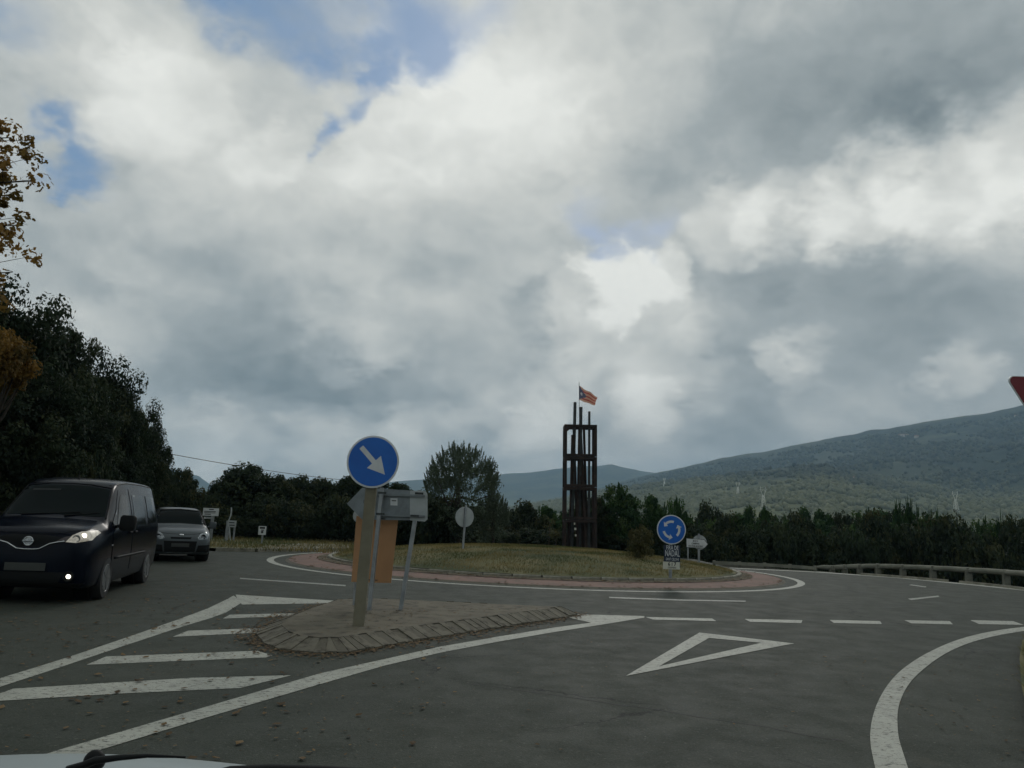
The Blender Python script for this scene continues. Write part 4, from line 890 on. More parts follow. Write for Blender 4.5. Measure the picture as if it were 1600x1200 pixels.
# ------------------------------------------------------------------ the sculpture: rusted steel frames with leaning beams, and its flag
p = mound_obj(905, 861.5); k_ = p.y / FPX
so_ = empty('steel_sculpture', tuple(p), 'tall dark rusted steel tower of four stacked square frames with leaning beams inside', 'sculpture', (0, R(-1.2), 0))
ex = 25.2 * k_       # half width
def zz(y): return (at(905, y, p.y) - p).z
lv = [zz(862), zz(812), zz(761.5), zz(714.5), zz(665)]
t_ = .125; D2 = ex * .62
for i in range(4):
    z0_, z1_ = max(lv[i], -.05) + (.01 if i else 0), lv[i + 1] - .01
    fr = None
    for sx_ in (-1, 1):
        for sy in (-1, 1):
            MB().box((sx_ * (ex - t_ / 2), sy * D2, (z0_ + z1_) / 2), (t_, t_, z1_ - z0_), None, .006).build('upright', M['rust'], so_)
    for sy in (-1, 1):
        MB().box((0, sy * D2, z1_ - t_ / 2), (2 * ex - 2 * t_ - .004, t_ * .96, t_), None, .006).build('cross_beam', M['rust'], so_)
        if i: MB().box((0, sy * D2, z0_ + t_ / 2 - .004), (2 * ex - 2 * t_ - .004, t_ * .96, t_ * .8), None, .006).build('cross_beam', M['rust'], so_)
    for sx_ in (-1, 1):
        MB().box((sx_ * (ex - t_ / 2), 0, z1_ - t_ / 2), (t_ * .96, 2 * D2 - t_ - .004, t_), None, .006).build('cross_beam', M['rust'], so_)
# slanting gusset in the top left frame
MB().beam((-ex + t_ + .0, -D2, lv[4] - .30), (-ex + .30, -D2, lv[4] - t_ - .01), .07, .07).build('gusset', M['rust'], so_)
def bar(x0, y0, x1, y1, w, dy0, dy1, mat='rust'):
    a = at(x0, y0, p.y) - p; b_ = at(x1, y1, p.y) - p; a.y = dy0; b_.y = dy1; a.x += a.z * .021; b_.x += b_.z * .021; MB().beam(tuple(a), tuple(b_), w, w).build('leaning_beam', M[mat], so_)
bar(893, 862, 898.7, 628, .105, -.10, .05, 'dark_steel'); bar(905, 862, 907.6, 636, .115, .08, -.02, 'dark_steel'); bar(920, 862, 921, 643, .11, -.02, .06, 'dark_steel')
bar(891, 862, 894.5, 680, .13, .18, -.2); bar(914.5, 862, 907, 672, .13, -.2, .2); bar(924, 862, 906, 740, .07, .2, .0); bar(900.5, 862, 904.5, 672, .07, -.25, -.1); bar(917, 812, 913, 668, .10, .15, .2); bar(902, 862, 897, 668, .09, -.25, .25); bar(889, 862, 889, 812, .12, .2, .2); bar(912, 862, 911, 812, .16, .2, .2); bar(921, 862, 921, 812, .12, .22, .22)
for (x, y, w, h) in ((898, 826, 3, 3.5), (898.5, 836, 2.4, 3), (897, 818, 2, 3)):
    v_ = at(x, y, p.y) - p; MB().box((v_.x, -D2 - t_ / 2 - .006, v_.z), (w * k_, .006, h * k_)).build('paper_scrap', M['poster_cream'], so_)
# flag on its staff
fo = empty('flag', tuple(p + Vector((0, .1, 0))), 'faded striped flag with blue triangle and white star flying above the sculpture', 'flag')
a = at(905.5, 700, p.y + .1) - Vector(fo.location); b_ = at(904.8, 597, p.y + .1) - Vector(fo.location); MB().tube([a, b_], .012, 6).build('staff', M['dark_steel'], fo)
nx, nz = 26, 18; V = []; UV = []
c00, c10, c01, c11 = [at(*q_, p.y + .1) - Vector(fo.location) for q_ in ((905.2, 603), (933.5, 620), (904.6, 625), (929, 633.5))]
for i in range(nx + 1):
    for j in range(nz + 1):
        u, v_ = i / nx, j / nz; q_ = c00.lerp(c10, u).lerp(c01.lerp(c11, u), v_); q_.y += .06 * math.sin(u * 9 + v_ * 2) * u ** .5 ; q_.z += .018 * math.sin(u * 11 + 1) ; q_.x += .01 * math.sin(v_ * 9) * u; V.append(q_)
F = [(i * (nz + 1) + j, (i + 1) * (nz + 1) + j, (i + 1) * (nz + 1) + j + 1, i * (nz + 1) + j + 1) for i in range(nx) for j in range(nz)]
me = mesh_of('cloth', V, F, None, True)
for nm, c_ in (('flag_red', (.55, .11, .10)), ('flag_yellow', (.72, .42, .30)), ('flag_blue', (.13, .14, .21)), ('flag_white', (.6, .6, .6))): me.materials.append(leaf_mat(nm, c_, c_))
for i in range(nx):
    for j in range(nz):
        u, v_ = (i + .5) / nx, (j + .5) / nz; blue = u < .46 * (1 - abs(v_ - .5) * 2); star = abs(math.hypot((u - .14) * 1.6, v_ - .5)) < .10
        me.polygons[i * nz + j].material_index = 3 if (star and blue) else (2 if blue else (0 if int(v_ * 7) % 2 else 1))
link('cloth', me, fo)

# ------------------------------------------------------------------ pylons and houses on the hillside
M['pylon'] = material('pylon_steel', (.75, .74, .66), .6, .0); M['wall_white'] = material('house_wall', (.62, .58, .50), .9, col2=(.5, .47, .4), scale=.3); M['roof_tile'] = material('roof_tile', (.28, .13, .08), .9, col2=(.20, .10, .07), scale=.5); M['window_dark'] = material('window_dark', (.03, .035, .04), .3)
def pylon(px, py_base, py_top, label):
    P = terrain_hit(px, py_base, 700, 3000); dist = P.y; h = (py_base - py_top) / FPX * dist; w = h * .10; th = max(.25, .45 * dist / FPX)
    o = empty('pylon', tuple(P), label, 'pylon', group='lattice pylons on the lit hillside')
    mb = MB()
    for sx_ in (-1, 1):
        for sy in (-1, 1): mb.beam((sx_ * w, sy * w, 0), (sx_ * w * .32, sy * w * .32, h * .62), th, th)
    for k in range(5):
        z0_, z1_ = h * .62 * k / 5, h * .62 * (k + 1) / 5; w0, w1 = w * (1 - .68 * k / 5), w * (1 - .68 * (k + 1) / 5)
        for sy in (-1, 1):
            mb.beam((-w0, sy * w0, z0_), (w1, sy * w1, z1_), th * .6, th * .6); mb.beam((w0, sy * w0, z0_), (-w1, sy * w1, z1_), th * .6, th * .6)
    mb.build('tower', M['pylon'], o)
    mb = MB()
    for sx_ in (-1, 1):
        mb.beam((sx_ * w * .32, 0, h * .62), (sx_ * w * 1.25, 0, h * .86), th, th); mb.beam((sx_ * w * 1.25, 0, h * .86), (sx_ * w * 1.1, 0, h), th, th); mb.beam((sx_ * w * .9, 0, h * .74), (sx_ * w * .3, 0, h * .86), th * .7, th * .7)
    mb.build('head', M['pylon'], o)
    mb = MB(); mb.beam((-w * 1.8, 0, h * .86), (w * 1.8, 0, h * .86), th * .8, th * .8); mb.beam((-w * 1.4, 0, h * .94), (w * 1.4, 0, h * .94), th * .7, th * .7); mb.build('cross_arm', M['pylon'], o)
pylon(1193, 796, 761, 'tallest pale lattice pylon, just right of its neighbour'); pylon(1153, 776, 753, 'pale lattice pylon of middle size on the hillside left of the tallest one'); pylon(1038, 760, 747, 'smallest pale pylon on the ridge right of the sculpture'); pylon(1494, 800, 768, 'faint thin pylon among the woods at the far right')
def house(px, py, wpx, hpx, label, wing=False, seed=1):
    P = terrain_hit(px, py, 700, 6500); k = P.length / FPX; w, h = wpx * k, hpx * k; o = empty('house', tuple(P - Vector((0, 0, h * .2))), label, 'house'); d = w * .6
    wl = MB().box((0, 0, h / 2), (w, d, h)).build('wall', M['wall_white'], o)
    rf = MB(); V = [(-w * .55, -d * .6, h), (w * .55, -d * .6, h), (w * .55, d * .6, h), (-w * .55, d * .6, h), (-w * .55, 0, h * 1.4), (w * .55, 0, h * 1.4)]; rf.add(V, [(0, 1, 5, 4), (2, 3, 4, 5), (0, 4, 3), (1, 2, 5), (0, 3, 2, 1)]); rf.build('roof', M['roof_tile'], o)
    for i in range(3): MB().box((w * (-.3 + .3 * i), -d / 2 - .05, h * .5), (w * .1, .1, h * .35)).build('window', M['window_dark'], wl)
    if wing: MB().box((w * .85, 0, h * .35), (w * .7, d * .8, h * .7)).build('wing', M['wall_white'], o)
house(1334, 749, 9, 3.5, 'white country house on the lit lower slope of the mountain', True); house(1350, 750, 5, 2.5, 'small white outbuilding to the right of the country house'); house(1412, 682, 12, 3, 'long pale building high up on the dark mountainside', True); house(1432, 684, 5, 3, 'small white house right of the long pale building high up'); house(1588, 652, 4, 2.5, 'tiny white house near the cloud topped crest at the right edge')

# ------------------------------------------------------------------ litter of leaves and grit
def litter():
    r = np.random.default_rng(5); P = []; s_ = []
    def spread(n, cx, cy, sx_, sy, lo, hi):
        for _ in range(n):
            q_ = (r.normal(cx, sx_), r.normal(cy, sy))
            P.append(q_); s_.append(r.uniform(lo, hi))
    edge = [fd[i] for i in range(len(fd))]
    for _ in range(2200):
        ke = r.integers(len(edge)); q_ = edge[ke].lerp(edge[(ke + 1) % len(edge)], r.uniform(0, 1)); d = (Vector(q_) - cen).normalized(); off = abs(r.normal(0, .17)) + .01; P.append((q_.x + d.x * off, q_.y + d.y * off)); s_.append(r.uniform(.010, .030))
    for _ in range(1500): P.append((r.uniform(-6.5, -.5), r.uniform(4.0, 12.5))); s_.append(r.uniform(.007, .018) if r.random() < .72 else r.uniform(.018, .042))
    for _ in range(150): P.append((r.uniform(-1, 6), r.uniform(4.0, 14))); s_.append(r.uniform(.006, .022))
    for _ in range(700): P.append((r.uniform(-9, -4), r.uniform(7, 18))); s_.append(r.uniform(.010, .03))
    for _ in range(320): P.append((r.uniform(3.4, 6.5), r.uniform(4.5, 9.5))); s_.append(r.uniform(.006, .024))
    for _ in range(900):
        a = r.uniform(0, 6.283); rr2 = RK + .12 + abs(r.normal(0, .18)) if r.random() < .6 else RA + .05 - abs(r.normal(0, .12)); P.append((CX + rr2 * math.cos(a), CY + rr2 * math.sin(a))); s_.append(r.uniform(.02, .06))
    ntop = len(P)
    for _ in range(260):
        q_ = inn[r.integers(len(inn))].lerp(cen, r.uniform(0.05, .95)); P.append((q_.x, q_.y)); s_.append(r.uniform(.008, .024))
    V = []; F = []; T = []
    for ip, ((x, y), s) in enumerate(zip(P, s_)):
        rr3 = math.hypot(x - CX, y - CY); z = .012
        if ip >= ntop: z = HI + .006
        if rr3 < RA: z = .035 + (RA - rr3) / (RA - RK) * .075 + .006
        a = r.uniform(0, 6.283); ca, sa = math.cos(a), math.sin(a); n0 = len(V); t1 = r.uniform(0, 1)
        for (u, w, hgt) in ((-1, 0, 0), (-.3, .6, .35), (.4, .5, .2), (1, 0, .5), (.3, -.6, .3), (-.4, -.45, .15)):
            V.append((x + (u * ca - w * sa) * s, y + (u * sa + w * ca) * s, z + hgt * s * r.uniform(.2, .9))); T.append(t1)
        F.append(tuple(range(n0, n0 + 6)))
    me = mesh_of('fallen_leaves', V, F, M['dead_leaf']); a_ = me.attributes.new('tint', 'FLOAT', 'POINT'); a_.data.foreach_set('value', np.array(T, np.float32))
    tag(link('fallen_leaves', me), 'small dry brown leaves and grit scattered on the road and round the traffic island', 'leaves', kind='stuff')
litter()
# a few crumbs lying on top of the island

# ------------------------------------------------------------------ vehicles
M['van_paint'] = material('navy_paint', (.002, .004, .010), .22, .0, coat=.0, spec=.16, col2=(.003, .005, .011), scale=2)
M['silver_paint'] = material('grey_paint', (.075, .09, .095), .4, .35, coat=.2, col2=(.065, .075, .08), scale=2)
M['white_paint'] = material('white_paint', (.30, .34, .34), .5, .0, coat=.1)
M['glass'] = material('car_glass', (.004, .008, .008),   .05, .0, spec=.05)
M['glass_dark'] = material('tinted_glass', (.008, .010, .011), .08, .0, spec=.16)
M['chrome'] = material('chrome', (.62, .64, .64), .22, .95)
M['tyre'] = material('tyre', (.014, .014, .014), .85, bump=.3, bscale=60)
M['alloy'] = material('alloy', (.22, .23, .235), .4, .7)
M['black_plastic'] = material('black_plastic', (.007, .008, .008), .6, spec=.2)
M['plate'] = material('blank_plate', (.045, .05, .045), .6)
M['lamp_lit'] = material('lamp_lit', (.55, .54, .5), .3, .2, col2=(.25, .24, .22), scale=18, emit=(1, .90, .72), estr=.16)
M['lamp_glow'] = material('lamp_bulb', (1, .95, .8), .4, emit=(1, .93, .75), estr=3.0)
M['lamp_clear'] = material('lamp_clear', (.36, .39, .40), .2, .5, col2=(.10, .11, .12), scale=14)
M['lamp_smoke'] = material('lamp_smoke', (.06, .045, .045), .25)
M['interior'] = material('interior', (.02, .022, .022), .9)

def catmull(P, k):
    P = np.array(P, float); Q = np.concatenate([[2 * P[0] - P[1]], P, [2 * P[-1] - P[-2]]]); out = []
    for i in range(1, len(Q) - 2):
        p0, p1, p2, p3 = Q[i - 1], Q[i], Q[i + 1], Q[i + 2]
        for j in range(k):
            t = j / k; c = .5 * (2 * p1 + (p2 - p0) * t + (2 * p0 - 5 * p1 + 4 * p2 - p3) * t * t + (3 * p1 - p0 - 3 * p2 + p3) * t ** 3)
            l = p1 + (p2 - p1) * t; out.append(c * .65 + l * .35)
    out.append(P[-1]); return np.array(out)
def car_body(st, arches, paint, parent, name='body'):
    """st: stations (y, zbottom, w_side, z_belt, w_belt, z_roofedge, w_roof, z_top)"""
    rows = []
    for (y, zb, w, zl, wl, zr, wr, zt) in st:
        rows.append([(0, y, zb), (w * .86, y, zb), (w * .97, y, zb + .06), (w, y, zb + (zl - zb) * .45), (w * .995, y, zb + (zl - zb) * .8), (wl, y, zl), (wl + (wr - wl) * .5 + .012, y, (zl + zr) / 2), (wr, y, zr), (wr * .90, y, zr + (zt - zr) * .62), (wr * .55, y, zr + (zt - zr) * .92), (0, y, zt)])
    A = np.array(rows); A = np.stack([catmull(A[:, k], 4) for k in range(A.shape[1])], 1); A = np.stack([catmull(A[i], 3) for i in range(A.shape[0])], 0)
    n, k = A.shape[:2]; full = np.concatenate([A, (A * np.array([-1, 1, 1]))[:, -2:0:-1]], 1); K = full.shape[1]
    V = full.reshape(-1, 3).tolist(); F = [(i * K + j, i * K + (j + 1) % K, (i + 1) * K + (j + 1) % K, (i + 1) * K + j) for i in range(n - 1) for j in range(K)]
    F += [tuple(range(K))[::-1], tuple(range((n - 1) * K, n * K))]
    mb = MB().add(V, F); o = mb.build(name, M[paint], parent)
    if arches:
        cb = MB()
        for (ya, za, ra_) in arches:
            for s_ in (-1, 1): cb.lathe([(ra_, s_ * .55), (ra_, s_ * 1.3)], 40, Matrix.Translation((0, ya, za)), 'X')
        co = cb.build('cutter', M['black_plastic']); md = o.modifiers.new('b', 'BOOLEAN'); md.object = co; md.solver = 'EXACT'; md.operation = 'DIFFERENCE'
        dg = bpy.context.evaluated_depsgraph_get(); bpy.context.view_layer.update(); me = bpy.data.meshes.new_from_object(o.evaluated_get(bpy.context.evaluated_depsgraph_get()))
        o.modifiers.clear(); o.data = me; me.name = name; bpy.data.objects.remove(co)
    o.data.shade_smooth(); o.data.set_sharp_from_angle(angle=R(40))
    return o
class Skin:     # lays panels, glass and lamps onto the body
    def __init__(s, o): s.bvh = BVHTree.FromPolygons([v.co[:] for v in o.data.vertices], [p.vertices[:] for p in o.data.polygons])
    def patch(s, name, poly, axis, m, parent, off=.006, step=.05, sgn=1, mirror=False):
        if mirror: poly = [(-a, b) for a, b in poly] if axis == 'F' else poly
        P = [Vector(p) for p in poly]; B = []
        for i in range(len(P)):
            a, b = P[i], P[(i + 1) % len(P)]; k = max(1, int((b - a).length / step)); B += [a.lerp(b, j / k) for j in range(k)]
        nb = len(B); x0, x1 = min(p.x for p in B), max(p.x for p in B); z0, z1 = min(p.y for p in B), max(p.y for p in B); pts = list(B)
        x = x0 + step / 2
        while x < x1:
            z = z0 + step / 2
            while z < z1:
                pts.append(Vector((x, z))); z += step
            x += step
        V, _, F, *_ = delaunay_2d_cdt(pts, [], [list(range(nb))], 1, 1e-5); out = []
        for v in V:
            if axis == 'F': o_, d = Vector((v.x, -2, v.y)), Vector((0, 1, 0))
            elif axis == 'T': o_, d = Vector((v.x, v.y, 4)), Vector((0, 0, -1))
            else: o_, d = Vector((sgn * 3, v.x, v.y)), Vector((-sgn, 0, 0))
            h = s.bvh.ray_cast(o_, d)
            if h[0] is None: out.append(None)
            else:
                nn = h[1] if h[1].dot(d) < 0 else -h[1]; out.append((h[0] + nn * off, h[0] - nn * .01))
        ok = {i: j for j, i in enumerate([i for i, q_ in enumerate(out) if q_])}; F = [f for f in F if all(i in ok for i in f)]
        VV = [out[i][0] for i in ok]; n = len(VV); FF = [tuple(ok[i] for i in f) for f in F]; VV += [out[i][1] for i in ok]
        from collections import Counter
        ec = Counter(); 
        for f in FF:
            for a, b in zip(f, f[1:] + f[:1]): ec[(a, b)] += 1
        FF += [(b, a, a + n, b + n) for (a, b) in ec if (b, a) not in ec]
        me = mesh_of(name, VV, FF, M[m]); bm = bmesh.new(); bm.from_mesh(me); bmesh.ops.recalc_face_normals(bm, faces=bm.faces); bm.to_mesh(me); bm.free(); me.shade_smooth(); me.set_sharp_from_angle(angle=R(50))
        return link(name, me, parent)
    def line(s, name, pts, axis, r, m, parent, sgn=1, off=.004, n=6):
        out = []
        for i in range(len(pts) - 1):
            for j in range(6):
                p = Vector(pts[i]).lerp(Vector(pts[i + 1]), j / 6); out.append(p)
        out.append(Vector(pts[-1])); W_ = []
        for v in out:
            o_, d = (Vector((v.x, -2, v.y)), Vector((0, 1, 0))) if axis == 'F' else ((Vector((sgn * 3, v.x, v.y)), Vector((-sgn, 0, 0))) if axis == 'S' else (Vector((v.x, v.y, 4)), Vector((0, 0, -1))))
            h = s.bvh.ray_cast(o_, d)
            if h[0] is not None: W_.append(h[0] - d * off)
        return MB().tube(W_, r, n).build(name, M[m], parent, True) if len(W_) > 1 else None
def wheel(parent, x, y, r, w, sgn, spokes=5):
    o = MB().lathe([(r * .62, sgn * -w / 2), (r * .93, -sgn * w / 2), (r, -sgn * w * .3), (r, sgn * w * .3), (r * .93, sgn * w / 2), (r * .64, sgn * w / 2), (r * .62, sgn * w * .42)], 36, None, 'X').build('wheel', M['tyre'], parent, 'auto', loc=(x, y, r))
    mb = MB().lathe([(r * .64, sgn * w * .40), (r * .64, sgn * w * .50), (r * .59, sgn * w * .50), (r * .57, sgn * w * .30), (.0001, sgn * w * .22)], 36, None, 'X')
    mb.build('rim', M['black_plastic'], o, 'auto')
    mb = MB().lathe([(r * .14, sgn * w * .2), (r * .13, sgn * w * .46), (.0001, sgn * w * .48)], 16, None, 'X')
    for k in range(spokes):
        a = 2 * math.pi * k / spokes; mb.beam((sgn * w * .42, math.cos(a) * r * .08, math.sin(a) * r * .08), (sgn * w * .44, math.cos(a) * r * .60, math.sin(a) * r * .60), r * .13, .03)
    mb.lathe([(r * .60, sgn * w * .44), (r * .64, sgn * w * .52), (r * .66, sgn * w * .50)], 36, None, 'X')
    mb.build('spokes', M['alloy'], o, 'auto'); return o
def mirror_part(parent, x, y, z, sgn, m, s_=1.0):
    mb = MB(); bm = bmesh.new(); bmesh.ops.create_uvsphere(bm, u_segments=16, v_segments=10, radius=1)
    for v in bm.verts: v.co = Vector((max(-.85, min(.85, v.co.x * 1.1)) * .12 * s_, max(-.6, v.co.y) * .085 * s_, max(-.8, min(.85, v.co.z * 1.1)) * .13 * s_))
    V = [tuple(v.co + Vector((sgn * .13, 0, .02))) for v in bm.verts]; F = [tuple(v.index for v in f.verts) for f in bm.faces]; bm.free()
    mb.add(V, F); mb.box((sgn * .02, 0, -.03), (.10, .06, .05), None, .01); return mb.build('mirror', M[m], parent, 'auto', loc=(x, y, z))

# --- the navy van
fw, rw = gp(156, 936), gp(216, 917.5); d = fw - rw; th = math.atan2(d.x, -d.y) + R(3.2); print('van', fw, rw, d.length, math.degrees(th))
Rz = Matrix.Rotation(th, 4, 'Z'); org = Vector((fw.x, fw.y, 0)) - (Rz @ Vector((.80, .86, 0)))
van = empty('parked_van', tuple(org), 'dark navy blue panel van with lit headlamp and fog lamp at the left edge', 'van', (0, 0, th)); van.name = 'panel_van'
st = [(0.00, .34, .60, .76, .58, .87, .52, .92), (.04, .26, .74, .82, .70, .95, .62, 1.00), (.14, .22, .80, .88, .765, 1.02, .68, 1.07), (.35, .21, .835, .94, .80, 1.06, .72, 1.12), (.72, .21, .848, 1.0, .82, 1.10, .74, 1.18),
      (.84, .21, .849, 1.01, .828, 1.14, .745, 1.22), (1.15, .21, .85, 1.02, .833, 1.38, .70, 1.46), (1.48, .21, .85, 1.03, .836, 1.64, .655, 1.73), (1.72, .21, .85, 1.04, .838, 1.73, .648, 1.815), (2.1, .21, .85, 1.05, .84, 1.765, .655, 1.85), (2.9, .21, .85, 1.05, .84, 1.775, .66, 1.86),
      (3.8, .22, .85, 1.05, .84, 1.76, .655, 1.85), (4.2, .26, .84, 1.05, .83, 1.73, .64, 1.82), (4.36, .32, .82, 1.04, .81, 1.66, .61, 1.74), (4.40, .40, .78, 1.0, .77, 1.55, .57, 1.60)]
RV = .315
body = car_body(st, [(.86, RV + .015, .385), (3.585, RV + .015, .385)], 'van_paint', van); sk = Skin(body)
MB().box((0, 2.2, .45), (1.06, 3.9, .42)).build('underbody', M['black_plastic'], van)
sk.patch('windscreen', [(-.70, 1.225), (0, 1.25), (.70, 1.225), (.675, 1.36), (.60, 1.66), (.30, 1.705), (0, 1.715), (-.30, 1.705), (-.60, 1.66), (-.675, 1.35)], 'F', 'glass', van, .004, .06)
sk.line('windscreen_frame', [(-.725, 1.20), (-.69, 1.38), (-.615, 1.685), (-.30, 1.73), (0, 1.74), (.30, 1.73), (.615, 1.685), (.69, 1.38), (.725, 1.20)], 'F', .010, 'black_plastic', van)
for sg in (1, -1):
    dr = sk.patch('door', [(1.02, .40), (1.30, .36), (2.16, .36), (2.18, 1.02), (2.12, 1.68), (1.62, 1.66), (1.18, 1.16), (1.00, 1.05)], 'S', 'van_paint', van, .006, .07, sg)
    sk.patch('window', [(1.27, 1.12), (2.03, 1.10), (1.99, 1.58), (1.68, 1.585), (1.50, 1.42)], 'S', 'glass_dark', dr, .010, .06, sg)
    MB().box((sg * .862, 2.02, .98), (.03, .16, .03), None, .008).build('handle', M['black_plastic'], dr)
    sd = sk.patch('door', [(2.22, .36), (3.15, .36), (3.22, .55), (3.28, 1.02), (3.24, 1.70), (2.20, 1.70)], 'S', 'van_paint', van, .006, .07, sg)
    sk.patch('window', [(2.34, 1.09), (3.14, 1.09), (3.11, 1.60), (2.34, 1.60)], 'S', 'glass_dark', sd, .010, .06, sg)
    MB().box((sg * .862, 2.36, .98), (.03, .16, .03), None, .008).build('handle', M['black_plastic'], sd)
    sk.patch('window', [(3.38, 1.10), (4.12, 1.12), (4.06, 1.58), (3.38, 1.60)], 'S', 'glass_dark', van, .006, .06, sg)
    sk.patch('quarter_window', [(.98, 1.10), (1.20, 1.12), (1.42, 1.38)], 'S', 'glass_dark', van, .008, .06, sg)
    sk.line('side_moulding', [(1.2, .60), (2.2, .60), (3.2, .60)], 'S', .022, 'black_plastic', van, sg, .006)
    sk.line('gutter', [(1.55, 1.735), (2.2, 1.79), (3.2, 1.79), (4.1, 1.77)], 'S', .008, 'black_plastic', van, sg, 0)
    mirror_part(van, sg * .85, 1.22, 1.12, sg, 'black_plastic', 1.15)
    hl = sk.patch('headlight', [(sg * .47, .875), (sg * .60, .865), (sg * .765, .90), (sg * .79, 1.00), (sg * .755, 1.035), (sg * .63, 1.02), (sg * .54, .965)], 'F', 'lamp_lit', van, .010, .04)
    h_ = sk.bvh.ray_cast(Vector((sg * .675, -2, .965)), Vector((0, 1, 0)))[0]
    bm_ = MB().lathe([(.0001, -.026), (.028, -.022), (.038, 0), (.0001, .0)], 20).build('bulb', M['lamp_glow'], hl, True, loc=tuple(h_))
    h_ = sk.bvh.ray_cast(Vector((sg * .60, -2, .925)), Vector((0, 1, 0)))[0]
    MB().lathe([(.050, 0), (.052, -.018), (.044, -.018), (.038, -.004), (.0001, .004)], 24).build('reflector', M['lamp_clear'], hl, True, loc=tuple(h_))
    sk.patch('turn_lamp', [(sg * .35, .885), (sg * .455, .875), (sg * .525, .955), (sg * .46, .945)], 'F', 'lamp_smoke', van, .009, .03)
    h_ = sk.bvh.ray_cast(Vector((sg * .565, -2, .395)), Vector((0, 1, 0)))[0]
    fg = MB().lathe([(.070, .03), (.075, -.012), (.060, -.016), (.054, .0), (.0001, .008)], 24).build('fog_lamp', M['black_plastic'], van, True, loc=tuple(h_))
    MB().lathe([(.0001, -.012), (.024, -.008), (.034, .004), (.0001, .008)], 20).build('bulb', M['lamp_glow'], fg, True)
    wheel(van, sg * .755, .86, RV, .19, sg); wheel(van, sg * .755, 3.585, RV, .19, sg)
    MB().lathe([(.37, sg * .50), (.37, sg * .70)], 28, Matrix.Translation((0, .86, RV)), 'X').build('arch_liner', M['black_plastic'], van)
    MB().lathe([(.37, sg * .50), (.37, sg * .70)], 28, Matrix.Translation((0, 3.585, RV)), 'X').build('arch_liner', M['black_plastic'], van)
    h_ = sk.bvh.ray_cast(Vector((sg * 3, .98, .80)), Vector((-sg, 0, 0)))[0]
    MB().box((0, 0, 0), (.012, .05, .022), None, .004).build('side_repeater', M['chrome'], van, loc=tuple(h_ + Vector((sg * .006, 0, 0))))
sk.patch('upper_grille', [(-.44, .93), (-.40, .885), (-.16, .80), (.16, .80), (.40, .885), (.44, .93), (.2, .965), (-.2, .965)], 'F', 'black_plastic', van, .005, .05)
sk.patch('lower_grille', [(-.50, .45), (.50, .45), (.44, .30), (-.44, .30)], 'F', 'black_plastic', van, .006, .05)
sk.patch('bumper_strip', [(-.76, .30), (.76, .30), (.70, .25), (-.70, .25)], 'F', 'black_plastic', van, .008, .06)
sk.line('grille_chrome', [(-.46, .885), (-.36, .868), (-.27, .845), (-.145, .77), (-.05, .762), (.05, .762), (.145, .77), (.27, .845), (.36, .868), (.46, .885)], 'F', .011, 'chrome', van, 1, .012)
h_ = sk.bvh.ray_cast(Vector((0, -2, .875)), Vector((0, 1, 0)))[0]
eb = MB().lathe([(.052, -.006), (.060, -.012), (.068, -.006), (.060, .0), (.052, -.006)], 32).build('badge', M['chrome'], van, True, loc=tuple(h_ + Vector((0, -.03, 0))))
MB().box((0, -.012, 0), (.150, .012, .024), None, .004).build('badge_bar', M['chrome'], eb); text_part('badge_lettering', 'NISSAN', .022, M['print_black'], eb, (0, -.019, 0), sx=1.25)
MB().box((0, 0, 0), (.52, .012, .11), None, .004).build('number_plate', M['plate'], van, loc=tuple(sk.bvh.ray_cast(Vector((0, -2, .52)), Vector((0, 1, 0)))[0] + Vector((0, -.02, 0))))
MB().tube([(0, 1.80, 1.82), (0, 1.84, 1.93)], [.010, .004], 6).build('aerial', M['black_plastic'], van)
for a_ in ((-.45, .35), (.15, .62)):
    p0 = sk.bvh.ray_cast(Vector((a_[0], -2, 1.235)), Vector((0, 1, 0)))[0]; p1 = sk.bvh.ray_cast(Vector((a_[1], -2, 1.29)), Vector((0, 1, 0)))[0]; MB().tube([p0 + Vector((0, -.02, 0)), p1 + Vector((0, -.02, 0))], .010, 6).build('wiper', M['black_plastic'], van)
sk.line('bonnet_seam', [(-.70, 1.05), (-.55, 1.03), (-.3, .985), (.3, .985), (.55, 1.03), (.70, 1.05)], 'F', .005, 'black_plastic', van, 1, 0)
ppl = sk.patch('sun_strip', [(-.50, 1.60), (-.10, 1.62), (-.10, 1.64), (-.50, 1.63)], 'F', 'interior', van, .006)

# --- the grey compact behind it
g0 = gp(318, 876.5); th = R(27); Rz = Matrix.Rotation(th, 4, 'Z'); sc_ = .875; org = Vector((g0.x, g0.y, 0)) - (Rz @ Vector((.78, .72, 0))) * sc_
sl_ = empty('compact_car', tuple(org), 'silver grey boxy compact car facing us, following close behind the dark van', 'car', (0, 0, th)); sl_.scale = (sc_,) * 3
st = [(0.00, .36, .62, .60, .60, .68, .54, .72), (.04, .27, .76, .64, .73, .76, .66, .80), (.15, .23, .84, .70, .80, .86, .72, .91), (.40, .21, .875, .82, .84, .93, .75, .99), (.85, .21, .885, .93, .85, .99, .77, 1.06),
      (1.02, .21, .89, .95, .855, 1.03, .76, 1.10), (1.35, .21, .89, .96, .86, 1.28, .69, 1.36), (1.65, .21, .89, .97, .86, 1.46, .635, 1.54), (1.9, .21, .89, .98, .86, 1.515, .62, 1.59), (2.4, .21, .89, .98, .86, 1.53, .62, 1.61), (3.2, .22, .89, 1.0, .86, 1.51, .61, 1.59),
      (3.8, .26, .87, 1.0, .84, 1.45, .58, 1.53), (4.02, .34, .84, .98, .81, 1.32, .54, 1.38), (4.08, .42, .80, .92, .77, 1.15, .50, 1.20)]
RS = .335
body = car_body(st, [(.80, RS + .01, .39), (3.35, RS + .01, .39)], 'silver_paint', sl_); sk = Skin(body)
MB().box((0, 2.1, .45), (1.05, 3.6, .42)).build('underbody', M['black_plastic'], sl_)
